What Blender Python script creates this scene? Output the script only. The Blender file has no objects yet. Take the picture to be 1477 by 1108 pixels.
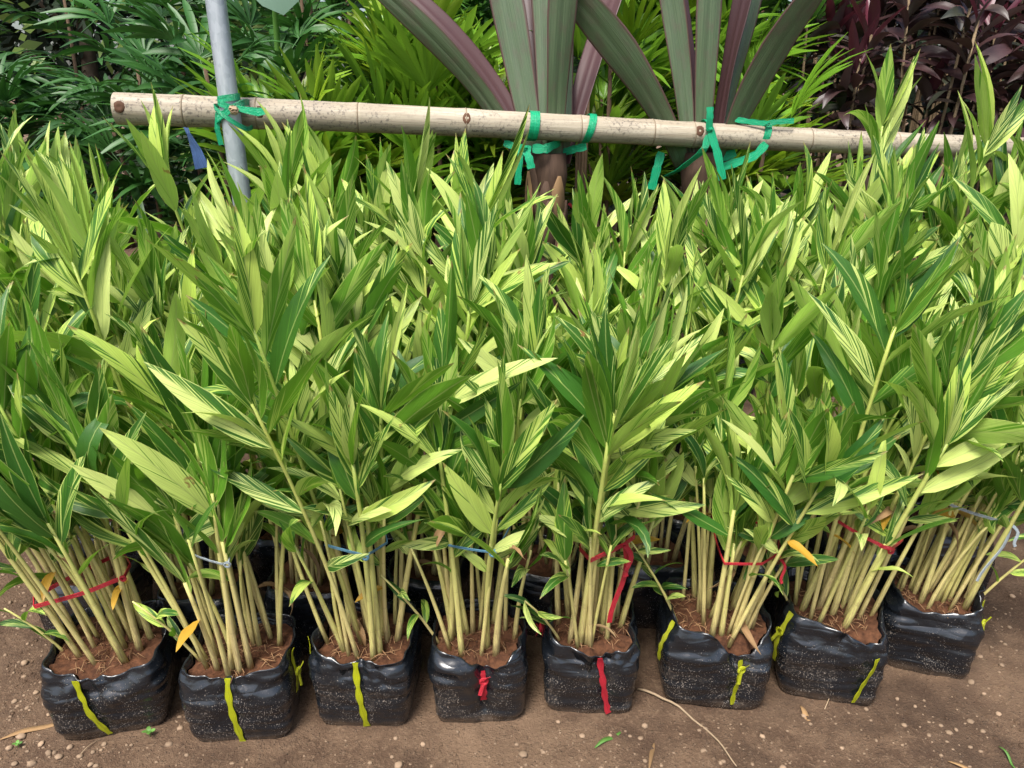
import bpy, math, random
from mathutils import Vector, Matrix, noise
R = math.radians
sc = bpy.context.scene
COL = sc.collection
random.seed(7)
rnd = random.Random(7)
U = rnd.uniform

# ------------------------------------------------------------------ camera
CAM_H = 1.45; PITCH = R(21.5); FPX = 1095.0
cam_d = bpy.data.cameras.new('camera'); cam = bpy.data.objects.new('camera', cam_d); COL.objects.link(cam)
cam.location = (0, 0, CAM_H); cam.rotation_euler = (R(90) - PITCH, 0, 0)
cam_d.sensor_width = 36; cam_d.lens = 36 * FPX / 1477; cam_d.clip_start = .05; cam_d.clip_end = 400
sc.camera = cam
# ------------------------------------------------------------------ sky and sun (bright overcast)
SUN_EL, SUN_AZ = 62, 205      # degrees; azimuth clockwise from +Y
w = bpy.data.worlds.new('World'); sc.world = w; w.use_nodes = True
nt = w.node_tree; bg = nt.nodes['Background']
sk = nt.nodes.new('ShaderNodeTexSky'); sk.sky_type = 'NISHITA'; sk.sun_disc = False
sk.sun_elevation = R(SUN_EL); sk.sun_rotation = R(SUN_AZ); sk.dust_density = 4.0; sk.air_density = 1.0; sk.ozone_density = 1.0
nt.links.new(sk.outputs[0], bg.inputs[0]); bg.inputs[1].default_value = 0.12
sd = bpy.data.lights.new('sun', 'SUN'); so = bpy.data.objects.new('sun', sd); COL.objects.link(so)
sd.energy = 3.0; sd.angle = R(22); sd.color = (1, .975, .93)
a = R(SUN_AZ); e = R(SUN_EL)
so.rotation_euler = Vector((math.sin(a) * math.cos(e), math.cos(a) * math.cos(e), math.sin(e))).to_track_quat('Z', 'Y').to_euler()
so.location = (0, 0, 8)
vs = sc.view_settings; vs.view_transform = 'Standard'; vs.look = 'None'; vs.gamma = 1; vs.exposure = 1.05
vs.use_curve_mapping = False
sc.cycles.max_bounces = 6; sc.cycles.transparent_max_bounces = 8

# ------------------------------------------------------------------ helpers
def pix(x, y, Y):
    """point at ground distance Y that the photo shows at pixel (x, y)"""
    a = (x - 738.5) / FPX; b = -(y - 554) / FPX
    dy = math.cos(PITCH) + b * math.sin(PITCH); dz = -math.sin(PITCH) + b * math.cos(PITCH)
    t = Y / dy
    return Vector((a * t, Y, CAM_H + dz * t))
def gpix(x, y, z=0):
    a = (x - 738.5) / FPX; b = -(y - 554) / FPX
    dy = math.cos(PITCH) + b * math.sin(PITCH); dz = -math.sin(PITCH) + b * math.cos(PITCH)
    t = (z - CAM_H) / dz
    return Vector((a * t, dy * t, z))
def new_mesh(name, v, f, mat, uv=None, smooth=True, uv2=None):
    m = bpy.data.meshes.new(name); m.from_pydata([tuple(p) for p in v], [], f)
    if smooth: m.polygons.foreach_set('use_smooth', [True] * len(m.polygons))
    if uv is not None:
        l = m.uv_layers.new(name='UVMap')
        idx = [0] * len(m.loops); m.loops.foreach_get('vertex_index', idx)
        flat = []
        for i in idx: flat += [uv[i][0], uv[i][1]]
        l.data.foreach_set('uv', flat)
    if uv2 is not None:
        l = m.uv_layers.new(name='Edge'); flat = []
        for i in idx: flat += [uv2[i][0], uv2[i][1]]
        l.data.foreach_set('uv', flat)
    if mat: m.materials.append(mat)
    return m
def link(name, data, parent=None, M=None):
    o = bpy.data.objects.new(name, data); COL.objects.link(o)
    if parent: o.parent = parent
    if M is not None: o.matrix_basis = M
    return o
def tag(o, label=None, cat=None, group=None, kind=None):
    if label: o['label'] = label
    if cat: o['category'] = cat
    if group: o['group'] = group
    if kind: o['kind'] = kind
    return o
def thing(name, loc, label, cat, group=None):
    o = link(name, None); o.location = loc; o.empty_display_size = .05
    return tag(o, label, cat, group)
class MB:
    def __init__(s): s.v = []; s.f = []; s.uv = []
    def add(s, v, f, uv=None):
        n = len(s.v); s.v += v; s.f += [tuple(i + n for i in q) for q in f]
        s.uv += uv if uv else [(0, 0)] * len(v)
    def tube(s, pts, rad, sides=6, cap=True):
        v = []; f = []; uv = []; n = len(pts); ln = 0
        ref = Vector((.31, .95, .05))
        for i, p in enumerate(pts):
            t = (pts[min(i + 1, n - 1)] - pts[max(i - 1, 0)]).normalized()
            if abs(t.dot(ref)) > .9: ref = Vector((.9, .1, .4))
            x = t.cross(ref).normalized(); y = t.cross(x)
            if i: ln += (p - pts[i - 1]).length
            r = rad[i] if hasattr(rad, '__len__') else rad
            for k in range(sides):
                an = 2 * math.pi * k / sides
                v.append(p + (x * math.cos(an) + y * math.sin(an)) * r); uv.append((k / sides, ln))
        for i in range(n - 1):
            for k in range(sides):
                k2 = (k + 1) % sides
                f.append((i * sides + k, i * sides + k2, (i + 1) * sides + k2, (i + 1) * sides + k))
        if cap:
            f.append(tuple(range(sides))[::-1]); f.append(tuple((n - 1) * sides + k for k in range(sides)))
        s.add(v, f, uv)
    def ribbon(s, pts, wid, width, th=.0005):
        """flat strip along pts, wid[i] its width direction"""
        n = len(pts); v = []; f = []; uv = []; ln = 0
        for i, p in enumerate(pts):
            t = (pts[min(i + 1, n - 1)] - pts[max(i - 1, 0)]).normalized()
            wd = wid[i] if isinstance(wid, list) else wid
            wd = (wd - t * wd.dot(t)).normalized(); nn = t.cross(wd)
            ww = width[i] if hasattr(width, '__len__') else width
            if i: ln += (p - pts[i - 1]).length
            v += [p - wd * ww / 2 - nn * th, p + wd * ww / 2 - nn * th, p + wd * ww / 2 + nn * th, p - wd * ww / 2 + nn * th]
            uv += [(0, ln), (1, ln), (1, ln), (0, ln)]
        for i in range(n - 1):
            for k in range(4):
                k2 = (k + 1) % 4
                f.append((i * 4 + k, i * 4 + k2, i * 4 + 4 + k2, i * 4 + 4 + k))
        f += [(3, 2, 1, 0), (n * 4 - 4, n * 4 - 3, n * 4 - 2, n * 4 - 1)]
        s.add(v, f, uv)
    def mesh(s, name, mat, smooth=True): return new_mesh(name, s.v, s.f, mat, s.uv, smooth)
    def obj(s, name, mat, parent=None, smooth=True, M=None):
        if name in ('band', 'ribbon_tail', 'strap', 'tie_string', 'plastic_scrap', 'knot'): smooth = False
        return link(name, s.mesh(name, mat, smooth), parent, M)

# ------------------------------------------------------------------ materials
class NT:
    def __init__(s, name):
        s.m = bpy.data.materials.new(name); s.m.use_nodes = True; s.t = s.m.node_tree
        s.b = s.t.nodes['Principled BSDF']; s.out = s.t.nodes['Material Output']
    def n(s, ty, **kw):
        x = s.t.nodes.new(ty)
        for k, v in kw.items(): setattr(x, k, v)
        return x
    def l(s, a, b): s.t.links.new(a, b)
    def val(s, sock, v):
        if hasattr(v, 'links') or hasattr(v, 'is_output'): s.l(v, sock)
        else: sock.default_value = v
    def math(s, op, a, b=0.0, c=None):
        x = s.n('ShaderNodeMath', operation=op); s.val(x.inputs[0], a); s.val(x.inputs[1], b)
        if c is not None: s.val(x.inputs[2], c)
        return x.outputs[0]
    def mix(s, fac, a, b, mode='MIX'):
        x = s.n('ShaderNodeMix', data_type='RGBA', blend_type=mode)
        s.val(x.inputs[0], fac); s.val(x.inputs[6], a if not isinstance(a, tuple) else (*a, 1)); s.val(x.inputs[7], b if not isinstance(b, tuple) else (*b, 1))
        return x.outputs[2]
    def noise(s, vec=None, scale=5, detail=3, rough=.55, dims='3D'):
        x = s.n('ShaderNodeTexNoise', noise_dimensions=dims)
        x.inputs['Scale'].default_value = scale; x.inputs['Detail'].default_value = detail; x.inputs['Roughness'].default_value = rough
        if vec is not None: s.l(vec, x.inputs['Vector'])
        return x.outputs[0]
    def ramp(s, fac, lo, hi, a=0.0, b=1.0):
        x = s.n('ShaderNodeMapRange', interpolation_type='SMOOTHSTEP')
        s.val(x.inputs[0], fac); s.val(x.inputs[1], lo); s.val(x.inputs[2], hi); s.val(x.inputs[3], a); s.val(x.inputs[4], b)
        return x.outputs[0]
    def comb(s, x, y, z):
        c = s.n('ShaderNodeCombineXYZ'); s.val(c.inputs[0], x); s.val(c.inputs[1], y); s.val(c.inputs[2], z); return c.outputs[0]
    def mapping(s, vec, scale):
        m = s.n('ShaderNodeMapping'); s.l(vec, m.inputs[0]); m.inputs['Scale'].default_value = scale; return m.outputs[0]
    def bump(s, h, strength, dist=.01):
        b = s.n('ShaderNodeBump'); b.inputs['Strength'].default_value = strength; b.inputs['Distance'].default_value = dist
        s.l(h, b.inputs['Height']); s.l(b.outputs[0], s.b.inputs['Normal']); return b.outputs[0]
    def coord(s, k='Object'): return s.n('ShaderNodeTexCoord').outputs[k]
    def transl(s, col, fac):
        tr = s.n('ShaderNodeBsdfTranslucent'); s.l(col, tr.inputs[0])
        mx = s.n('ShaderNodeMixShader'); mx.inputs[0].default_value = fac
        s.l(s.b.outputs[0], mx.inputs[1]); s.l(tr.outputs[0], mx.inputs[2]); s.l(mx.outputs[0], s.out.inputs[0])

def mat_ginger():
    k = NT('variegated_leaf')
    uv = k.n('ShaderNodeUVMap', uv_map='UVMap').outputs[0]
    sp = k.n('ShaderNodeSeparateXYZ'); k.l(uv, sp.inputs[0]); x, y = sp.outputs[0], sp.outputs[1]
    oi = k.n('ShaderNodeObjectInfo'); rn = oi.outputs['Random']
    oc = k.n('ShaderNodeSeparateColor'); k.l(oi.outputs['Color'], oc.inputs[0])
    ax = k.math('ABSOLUTE', x); side = k.math('SIGN', x)
    c = k.math('MULTIPLY_ADD', ax, -5.2, y)
    off = k.math('MULTIPLY_ADD', rn, 71.0, k.math('MULTIPLY', side, 3.3))
    n1 = k.noise(k.comb(k.math('MULTIPLY', c, 62), off, k.math('MULTIPLY', ax, 16)), 1, 2, .6)
    n2 = k.noise(k.comb(k.math('MULTIPLY', c, 7), off, k.math('MULTIPLY', ax, 9)), 1, 1, .5)
    sel = k.math('MULTIPLY_ADD', n1, .62, k.math('MULTIPLY', n2, .5))
    sel = k.math('ADD', sel, k.math('MULTIPLY_ADD', oc.outputs[0], .36, -.205))
    r2 = k.math('FRACT', k.math('MULTIPLY', rn, 13.7))
    sel = k.math('ADD', sel, k.math('MULTIPLY_ADD', r2, .16, -.08))
    mask = k.ramp(sel, .55, .585)
    half = k.ramp(sel, .50, .54)
    r3 = k.math('FRACT', k.math('MULTIPLY', rn, 37.3))
    gd = k.mix(r3, (.012, .070, .012), (.035, .135, .015))
    gm = k.mix(r3, (.06, .185, .018), (.10, .25, .024))
    gtop = k.mix(k.math('MULTIPLY', half, .75), gd, gm)
    gtop = k.mix(k.math('MULTIPLY', oc.outputs[1], .45), gtop, (.10, .24, .025))
    cr = k.mix(r3, (.60, .68, .22), (.50, .66, .11))
    top = k.mix(mask, gtop, cr)
    gb = k.mix(r2, (.062, .195, .014), (.105, .275, .018))
    gb = k.mix(k.math('MULTIPLY', oc.outputs[1], .55), gb, (.15, .33, .022))
    bot = k.mix(k.math('MULTIPLY', mask, .85), gb, k.mix(r3, (.46, .60, .14), (.34, .55, .07)))
    ed = k.n('ShaderNodeSeparateXYZ'); k.l(k.n('ShaderNodeUVMap', uv_map='Edge').outputs[0], ed.inputs[0])
    em = k.math('MULTIPLY', k.ramp(ed.outputs[0], .90, .965), k.ramp(r2, .25, .5))
    top = k.mix(k.math('MULTIPLY', em, .8), top, cr); bot = k.mix(k.math('MULTIPLY', em, .5), bot, cr)
    geo = k.n('ShaderNodeNewGeometry'); bf = geo.outputs['Backfacing']
    col = k.mix(bf, top, bot)
    bn = k.noise(k.comb(k.math('MULTIPLY', y, 18), off, k.math('MULTIPLY', x, 30)), 1, 3, .6)
    tipb = k.math('MULTIPLY', k.ramp(k.math('ADD', ed.outputs[1], k.math('MULTIPLY', bn, .12)), .985, 1.03), k.ramp(r3, .45, .6))
    col = k.mix(tipb, col, (.26, .15, .05))
    fs = k.noise(k.comb(k.math('MULTIPLY', c, 210), off, k.math('MULTIPLY', ax, 30)), 1, 2, .6)
    fm = k.math('MULTIPLY_ADD', fs, .9, .55); col = k.mix(1, col, k.comb(fm, fm, fm), 'MULTIPLY')
    mid = k.ramp(ax, .0006, .0016, 1, 0)
    col = k.mix(k.math('MULTIPLY', mid, .6), col, (.36, .44, .13))
    # dried brown margins on a few leaves
    br = k.math('MULTIPLY', k.ramp(bn, .66, .72), k.ramp(r2, .72, .8))
    col = k.mix(br, col, (.30, .17, .06))
    k.l(col, k.b.inputs['Base Color'])
    k.l(k.math('MULTIPLY_ADD', bf, .16, .36), k.b.inputs['Roughness'])
    k.b.inputs['Specular IOR Level'].default_value = .45
    vn = k.math('SINE', k.math('MULTIPLY', c, 650))
    hb = k.math('MULTIPLY_ADD', vn, .35, k.math('MULTIPLY', n1, 1.2))
    k.bump(k.math('ADD', hb, fs), .4, .002)
    k.transl(k.mix(.35, col, (.22, .46, .02), 'MIX'), .33)
    return k.m
def mat_leaf(name, top, bot, rough=.4, tr=.2, var=.35, streak=60, trcol=None, top2=None):
    k = NT(name)
    uv = k.n('ShaderNodeUVMap', uv_map='UVMap').outputs[0]
    oi = k.n('ShaderNodeObjectInfo'); rn = oi.outputs['Random']
    n = k.noise(k.mapping(uv, (streak * 3, streak * .15, 1)), 1, 3, .6)
    col = k.mix(k.n('ShaderNodeNewGeometry').outputs['Backfacing'], top, bot)
    if top2: col = k.mix(k.ramp(k.math('FRACT', k.math('MULTIPLY', rn, 9.7)), .55, .9), col, top2)
    f = k.math('MULTIPLY_ADD', n, var, k.math('MULTIPLY_ADD', rn, var * 1.6, 1 - var * 1.3))
    col = k.mix(1, col, k.comb(f, f, f), 'MULTIPLY')
    k.l(col, k.b.inputs['Base Color']); k.b.inputs['Roughness'].default_value = rough
    k.bump(n, .25, .002)
    if tr: k.transl(k.mix(.4, col, trcol or top), tr)
    return k.m
def mat_stem():
    k = NT('ginger_cane')
    uv = k.n('ShaderNodeUVMap', uv_map='UVMap').outputs[0]
    sp = k.n('ShaderNodeSeparateXYZ'); k.l(uv, sp.inputs[0])
    rn = k.n('ShaderNodeObjectInfo').outputs['Random']
    v = sp.outputs[1]
    n = k.noise(k.mapping(uv, (30, 9, 1)), 1, 3, .6)
    low = k.mix(rn, (.62, .52, .22), (.56, .54, .17))
    up = k.mix(rn, (.42, .47, .10), (.26, .38, .06))
    col = k.mix(k.ramp(v, .08, .7), low, up)
    col = k.mix(k.math('MULTIPLY', k.ramp(n, .52, .72), .5), col, (.30, .21, .09))
    hus = k.noise(k.mapping(uv, (14, 30, 1)), 1, 4, .65); col = k.mix(k.math('MULTIPLY', k.ramp(v, .02, .22, .8, .12), k.ramp(hus, .42, .6)), col, (.33, .22, .11))  # brown papery sheaths low down, doubling as painted shade on the lower cane
    ring = k.math('FRACT', k.math('MULTIPLY_ADD', v, k.math('MULTIPLY_ADD', rn, 4.0, 7.0), rn))
    col = k.mix(k.math('MULTIPLY', k.ramp(ring, .0, .05, 1, 0), .35), col, (.25, .19, .08))
    k.l(col, k.b.inputs['Base Color']); k.b.inputs['Roughness'].default_value = .45
    k.bump(k.math('ADD', k.ramp(ring, 0, .15), k.math('MULTIPLY', n, .6)), .35, .002)
    return k.m
def mat_bag(dirt=1.0):
    k = NT('black_polythene')
    oc = k.coord('Object'); oi = k.n('ShaderNodeObjectInfo')
    sp = k.n('ShaderNodeSeparateXYZ'); k.l(oc, sp.inputs[0])
    vm = k.n('ShaderNodeVectorMath', operation='ADD'); k.l(oc, vm.inputs[0]); k.l(oi.outputs['Location'], vm.inputs[1]); p = vm.outputs[0]
    wr = k.noise(k.mapping(p, (9, 9, 38)), 1, 4, .6)
    wr2 = k.noise(k.mapping(p, (30, 30, 30)), 1, 3, .6)
    patch = k.noise(p, 13, 2, .5)
    spk = k.noise(k.mapping(p, (1, 1, .8)), 330, 2, .6)
    low = k.ramp(sp.outputs[2], .09, .21, 1, .2)
    thr = k.math('MULTIPLY_ADD', k.math('MULTIPLY', low, k.ramp(patch, .25, .6)), -.14, .73)
    sm = k.ramp(spk, thr, k.math('ADD', thr, .035))
    film = k.math('MULTIPLY', k.ramp(patch, .45, .75), k.math('MULTIPLY', low, .02))
    skirt = k.math('MULTIPLY', k.ramp(sp.outputs[2], .0, .03, 1, 0), k.ramp(wr2, .35, .6, .1, .55))
    col = k.mix(film, (.007, .009, .012), (.20, .16, .12))
    col = k.mix(skirt, col, (.15, .105, .07))
    col = k.mix(k.math('MULTIPLY', sm, .6), col, (.34, .28, .22))
    k.l(col, k.b.inputs['Base Color'])
    k.l(k.math('ADD', k.math('MULTIPLY', sm, .4), k.math('MULTIPLY_ADD', film, 2.0, .26)), k.b.inputs['Roughness'])
    k.b.inputs['Specular IOR Level'].default_value = .75
    hi_ = k.ramp(sp.outputs[2], .08, .17, .25, 1)
    vo = k.n('ShaderNodeTexVoronoi', feature='F1'); k.l(k.mapping(p, (15, 15, 24)), vo.inputs['Vector']); vo.inputs['Scale'].default_value = 1
    rg = k.math('ABSOLUTE', k.math('SUBTRACT', k.noise(k.mapping(p, (8, 8, 42)), 1, 1, .4), .5))
    h = k.math('MULTIPLY_ADD', k.math('MULTIPLY', vo.outputs['Distance'], hi_), .9, k.math('MULTIPLY_ADD', rg, .9, k.math('MULTIPLY', wr2, .10)))
    k.bump(k.math('MULTIPLY_ADD', sm, .03, h), .6, .014)
    return k.m
def mat_soil(name, a, b, scale=60):
    k = NT(name); oc = k.coord('Object')
    n = k.noise(oc, scale, 5, .7); n2 = k.noise(oc, scale * .2, 3, .5)
    col = k.mix(k.ramp(n, .3, .7), a, b); col = k.mix(k.math('MULTIPLY', n2, .5), col, (a[0] * .5, a[1] * .5, a[2] * .5))
    k.l(col, k.b.inputs['Base Color']); k.b.inputs['Roughness'].default_value = .95; k.b.inputs['Specular IOR Level'].default_value = .2
    k.bump(n, .8, .006); return k.m
def mat_ground():
    k = NT('dirt'); oc = k.coord('Object')
    n0 = k.noise(oc, 1.3, 4, .6); n1 = k.noise(oc, 14, 5, .65); n2 = k.noise(oc, 120, 4, .7); n3 = k.noise(oc, 420, 2, .6)
    col = k.mix(k.ramp(n1, .35, .68), (.095, .056, .034), (.165, .104, .064))
    col = k.mix(k.ramp(n0, .42, .68), col, (.22, .142, .088))
    col = k.mix(k.math('MULTIPLY', k.ramp(n2, .5, .72), .6), col, (.28, .19, .12))
    col = k.mix(k.math('MULTIPLY', k.ramp(n3, .3, .45, 1, 0), .55), col, (.055, .034, .022))
    n4 = k.noise(oc, 3.1, 3, .6); col = k.mix(k.math('MULTIPLY', k.ramp(n4, .50, .66), .6), col, (.055, .033, .021))
    vo = k.n('ShaderNodeTexVoronoi'); k.l(oc, vo.inputs['Vector']); vo.inputs['Scale'].default_value = 130
    sepc = k.n('ShaderNodeSeparateColor'); k.l(vo.outputs['Color'], sepc.inputs[0])
    grit = k.math('MULTIPLY', k.ramp(vo.outputs['Distance'], .25, .4, 1, 0), k.math('GREATER_THAN', sepc.outputs[0], .8))
    col = k.mix(k.math('MULTIPLY', grit, .22), col, k.mix(sepc.outputs[1], (.16, .11, .075), (.28, .21, .15)))
    k.l(col, k.b.inputs['Base Color']); k.b.inputs['Roughness'].default_value = .92; k.b.inputs['Specular IOR Level'].default_value = .25
    h = k.math('ADD', k.math('MULTIPLY', n2, .7), k.math('MULTIPLY_ADD', n3, .35, k.math('MULTIPLY', grit, .4)))
    k.bump(h, .9, .018); return k.m
def mat_simple(name, col, rough=.5, var=.3, scale=40, spec=.5, metal=0, tr=0, stretch=(1, 1, 1), bump=.2):
    k = NT(name); oc = k.coord('Object'); n = k.noise(k.mapping(oc, stretch), scale, 4, .6)
    rn = k.n('ShaderNodeObjectInfo').outputs['Random']
    f = k.math('MULTIPLY_ADD', n, var * 2, k.math('MULTIPLY_ADD', rn, var, 1 - var * 1.5))
    c = k.mix(1, col, k.comb(f, f, f), 'MULTIPLY')
    k.l(c, k.b.inputs['Base Color']); k.b.inputs['Roughness'].default_value = rough; k.b.inputs['Specular IOR Level'].default_value = spec
    k.b.inputs['Metallic'].default_value = metal
    if bump: k.bump(n, bump, .003)
    if tr: k.transl(c, tr)
    return k.m
def mat_ribbon(name, col):
    k = NT(name); uv = k.n('ShaderNodeUVMap', uv_map='UVMap').outputs[0]
    n = k.noise(k.mapping(uv, (9, 14, 1)), 1, 3, .6); s = k.noise(k.mapping(uv, (17, 5, 1)), 1, 4, .7)
    f = k.math('MULTIPLY_ADD', s, 2.2, -.15)
    c = k.mix(1, col, k.comb(f, f, f), 'MULTIPLY')
    k.l(c, k.b.inputs['Base Color']); k.b.inputs['Roughness'].default_value = .28
    k.bump(k.math('ADD', k.math('MULTIPLY', s, 1.5), n), .9, .003); k.transl(c, .2); return k.m
def mat_bamboo():
    k = NT('weathered_bamboo'); oc = k.coord('Object')
    st = k.noise(k.mapping(oc, (1.6, 40, 40)), 1, 5, .65); fine = k.noise(k.mapping(oc, (8, 260, 260)), 1, 3, .6)
    pt = k.noise(k.mapping(oc, (5, 12, 12)), 1, 4, .6); mott = k.noise(oc, 90, 4, .7)
    c = k.mix(k.ramp(st, .35, .7), (.29, .24, .17), (.42, .37, .285))
    c = k.mix(k.math('MULTIPLY', k.ramp(pt, .5, .72), .6), c, (.25, .21, .165))
    c = k.mix(k.math('MULTIPLY', k.ramp(fine, .56, .68), .6), c, (.12, .095, .07))
    c = k.mix(k.math('MULTIPLY', k.ramp(mott, .50, .64), k.ramp(pt, .42, .6, .15, .85)), c, (.10, .085, .07))
    k.l(c, k.b.inputs['Base Color']); k.b.inputs['Roughness'].default_value = .62; k.b.inputs['Specular IOR Level'].default_value = .3
    k.bump(k.math('ADD', fine, k.math('MULTIPLY', st, .6)), .3, .003); return k.m
def mat_galv():
    k = NT('galvanised_steel'); oc = k.coord('Object')
    vo = k.n('ShaderNodeTexVoronoi'); k.l(k.mapping(oc, (1, 1, .6)), vo.inputs['Vector']); vo.inputs['Scale'].default_value = 70
    sp = k.n('ShaderNodeSeparateColor'); k.l(vo.outputs['Color'], sp.inputs[0])
    n = k.noise(k.mapping(oc, (60, 60, 4)), 1, 4, .6)
    c = k.mix(sp.outputs[0], (.36, .40, .43), (.46, .50, .53)); c = k.mix(k.math('MULTIPLY', k.ramp(n, .5, .75), .5), c, (.62, .65, .66))
    k.l(c, k.b.inputs['Base Color']); k.b.inputs['Metallic'].default_value = .55
    k.l(k.math('MULTIPLY_ADD', n, .3, .32), k.b.inputs['Roughness']); return k.m

M_GING = mat_ginger()
M_STEM = mat_stem()
M_YEL = mat_leaf('yellowed_leaf', (.46, .27, .03), (.42, .29, .07), .5, .3)
M_DRY = mat_leaf('dried_leaf', (.27, .16, .07), (.32, .21, .10), .8, .15)
M_BAG = mat_bag()
M_SOIL = mat_soil('coir_soil', (.05, .021, .011), (.145, .062, .030))
M_GROUND = mat_ground()
M_PEB = mat_simple('pebble', (.25, .175, .115), .9, .5, 28, .2)
M_LITTER = mat_simple('root_litter', (.26, .15, .075), .9, .5, 30, .2)
M_BAMB = mat_bamboo()
M_NODE = mat_simple('bamboo_node', (.22, .17, .115), .7, .3, 60, .3)
M_SCAR = mat_simple('bud_scar', (.085, .042, .025), .8, .4, 120, .2)
M_CUT = mat_simple('bamboo_cut_end', (.20, .14, .09), .8, .4, 80, .2)
M_GALV = mat_galv()
M_GREEN = mat_ribbon('green_raffia', (.01, .42, .19))
M_YRIB = mat_ribbon('yellow_ribbon', (.50, .53, .015))
M_RRIB = mat_ribbon('red_ribbon', (.62, .03, .05))
M_BRIB = mat_ribbon('blue_string', (.16, .38, .55))
M_WRIB = mat_ribbon('grey_string', (.45, .52, .56))
M_BLUEP = mat_ribbon('blue_plastic', (.12, .22, .50))
M_PALM_D = mat_leaf('shaded_palm_leaf', (.026, .092, .014), (.036, .108, .020), .5, .18, .35, 60, (.05, .2, .02))  # deeper green species; the shade over these palms is put into its colour
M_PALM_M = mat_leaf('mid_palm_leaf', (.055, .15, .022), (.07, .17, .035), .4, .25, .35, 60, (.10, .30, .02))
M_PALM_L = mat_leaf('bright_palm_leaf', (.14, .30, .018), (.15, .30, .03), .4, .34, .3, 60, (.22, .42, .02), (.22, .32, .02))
M_CANE = mat_simple('palm_cane', (.10, .065, .04), .85, .4, 90, .2, 0, 0, (1, 1, .3), .5)
M_CORD = mat_leaf('maroon_leaf', (.040, .018, .018), (.06, .040, .038), .45, .10, .4, 50, (.10, .02, .02), (.026, .030, .018))
M_CORDP = mat_leaf('crimson_leaf', (.085, .018, .028), (.08, .024, .032), .4, .18, .3, 50, (.25, .03, .06))
M_CSTEM = mat_simple('cordyline_stem', (.20, .145, .085), .8, .3, 60, .2, 0, 0, (1, 1, 3), .4)
M_STRAP_IN = mat_leaf('maroon_leaf_inside', (.052, .022, .022), (.052, .022, .022), .5, 0, .3, 12)
def mat_strap():
    k = NT('bronze_green_leaf'); uv = k.n('ShaderNodeUVMap', uv_map='UVMap').outputs[0]
    ed = k.n('ShaderNodeSeparateXYZ'); k.l(k.n('ShaderNodeUVMap', uv_map='Edge').outputs[0], ed.inputs[0])
    st = k.noise(k.mapping(uv, (420, 3, 1)), 1, 3, .6); bl = k.noise(k.mapping(uv, (22, 9, 1)), 1, 4, .6); sp_ = k.noise(k.mapping(uv, (500, 120, 1)), 1, 2, .5)
    rn = k.n('ShaderNodeObjectInfo').outputs['Random']
    c = k.mix(k.ramp(st, .3, .7), (.046, .078, .036), (.085, .125, .062))
    c = k.mix(k.math('MULTIPLY', k.ramp(bl, .45, .7), .6), c, (.085, .066, .050))
    c = k.mix(k.math('MULTIPLY', k.ramp(sp_, .66, .72), .5), c, (.14, .14, .11))
    c = k.mix(k.math('MULTIPLY', k.ramp(ed.outputs[0], .80, .95), .85), c, (.085, .035, .035))
    k.l(c, k.b.inputs['Base Color']); k.b.inputs['Roughness'].default_value = .45
    k.bump(k.math('ADD', st, k.math('MULTIPLY', bl, .5)), .45, .004); return k.m
M_STRAP_OUT = mat_strap()
M_TRUNK = mat_simple('sheath_trunk', (.075, .045, .03), .8, .5, 30, .2, 0, 0, (3, 3, .5), .6)
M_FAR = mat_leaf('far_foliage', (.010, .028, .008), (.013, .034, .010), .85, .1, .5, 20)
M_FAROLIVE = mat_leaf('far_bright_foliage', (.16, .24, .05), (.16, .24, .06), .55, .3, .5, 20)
M_BARK = mat_simple('bark', (.09, .07, .05), .9, .4, 30, .2)
M_WEED = mat_leaf('seedling_leaf', (.12, .28, .05), (.14, .28, .07), .5, .25)
M_TWIG = mat_simple('dry_twig', (.30, .22, .14), .85, .3, 60, .2, 0, 0, (1, 1, 1), .4)

# ------------------------------------------------------------------ ground
def lines(lo, hi, a, b, step, grow=1.25):
    L = [a]
    while L[-1] < b: L.append(L[-1] + step)
    s = step; p = L[-1]
    while p < hi: s *= grow; p += s; L.append(p)
    s = step; p = a; P = []
    while p > lo: s *= grow; p -= s; P.append(p)
    return P[::-1] + L
def gz(x, y):
    fade = max(0, min(1, (9 - abs(y) - abs(x) * .7) / 5))
    if fade <= 0: return 0.0
    p = Vector((x, y, 0))
    h = .013 * noise.noise(p * 2.3) + .009 * noise.noise(p * 8) + .0055 * noise.noise(p * 24)
    return (h - .004) * fade
xs = lines(-90, 90, -2.3, 2.3, .018); ys = lines(-60, 140, .8, 2.6, .016)
v = [(x, y, gz(x, y)) for y in ys for x in xs]; nx = len(xs)
f = [(j * nx + i, j * nx + i + 1, (j + 1) * nx + i + 1, (j + 1) * nx + i) for j in range(len(ys) - 1) for i in range(nx - 1)]
tag(link('ground', new_mesh('ground', v, f, M_GROUND)), 'brown gravelly dirt ground of the nursery', 'ground', kind='structure')

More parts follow.
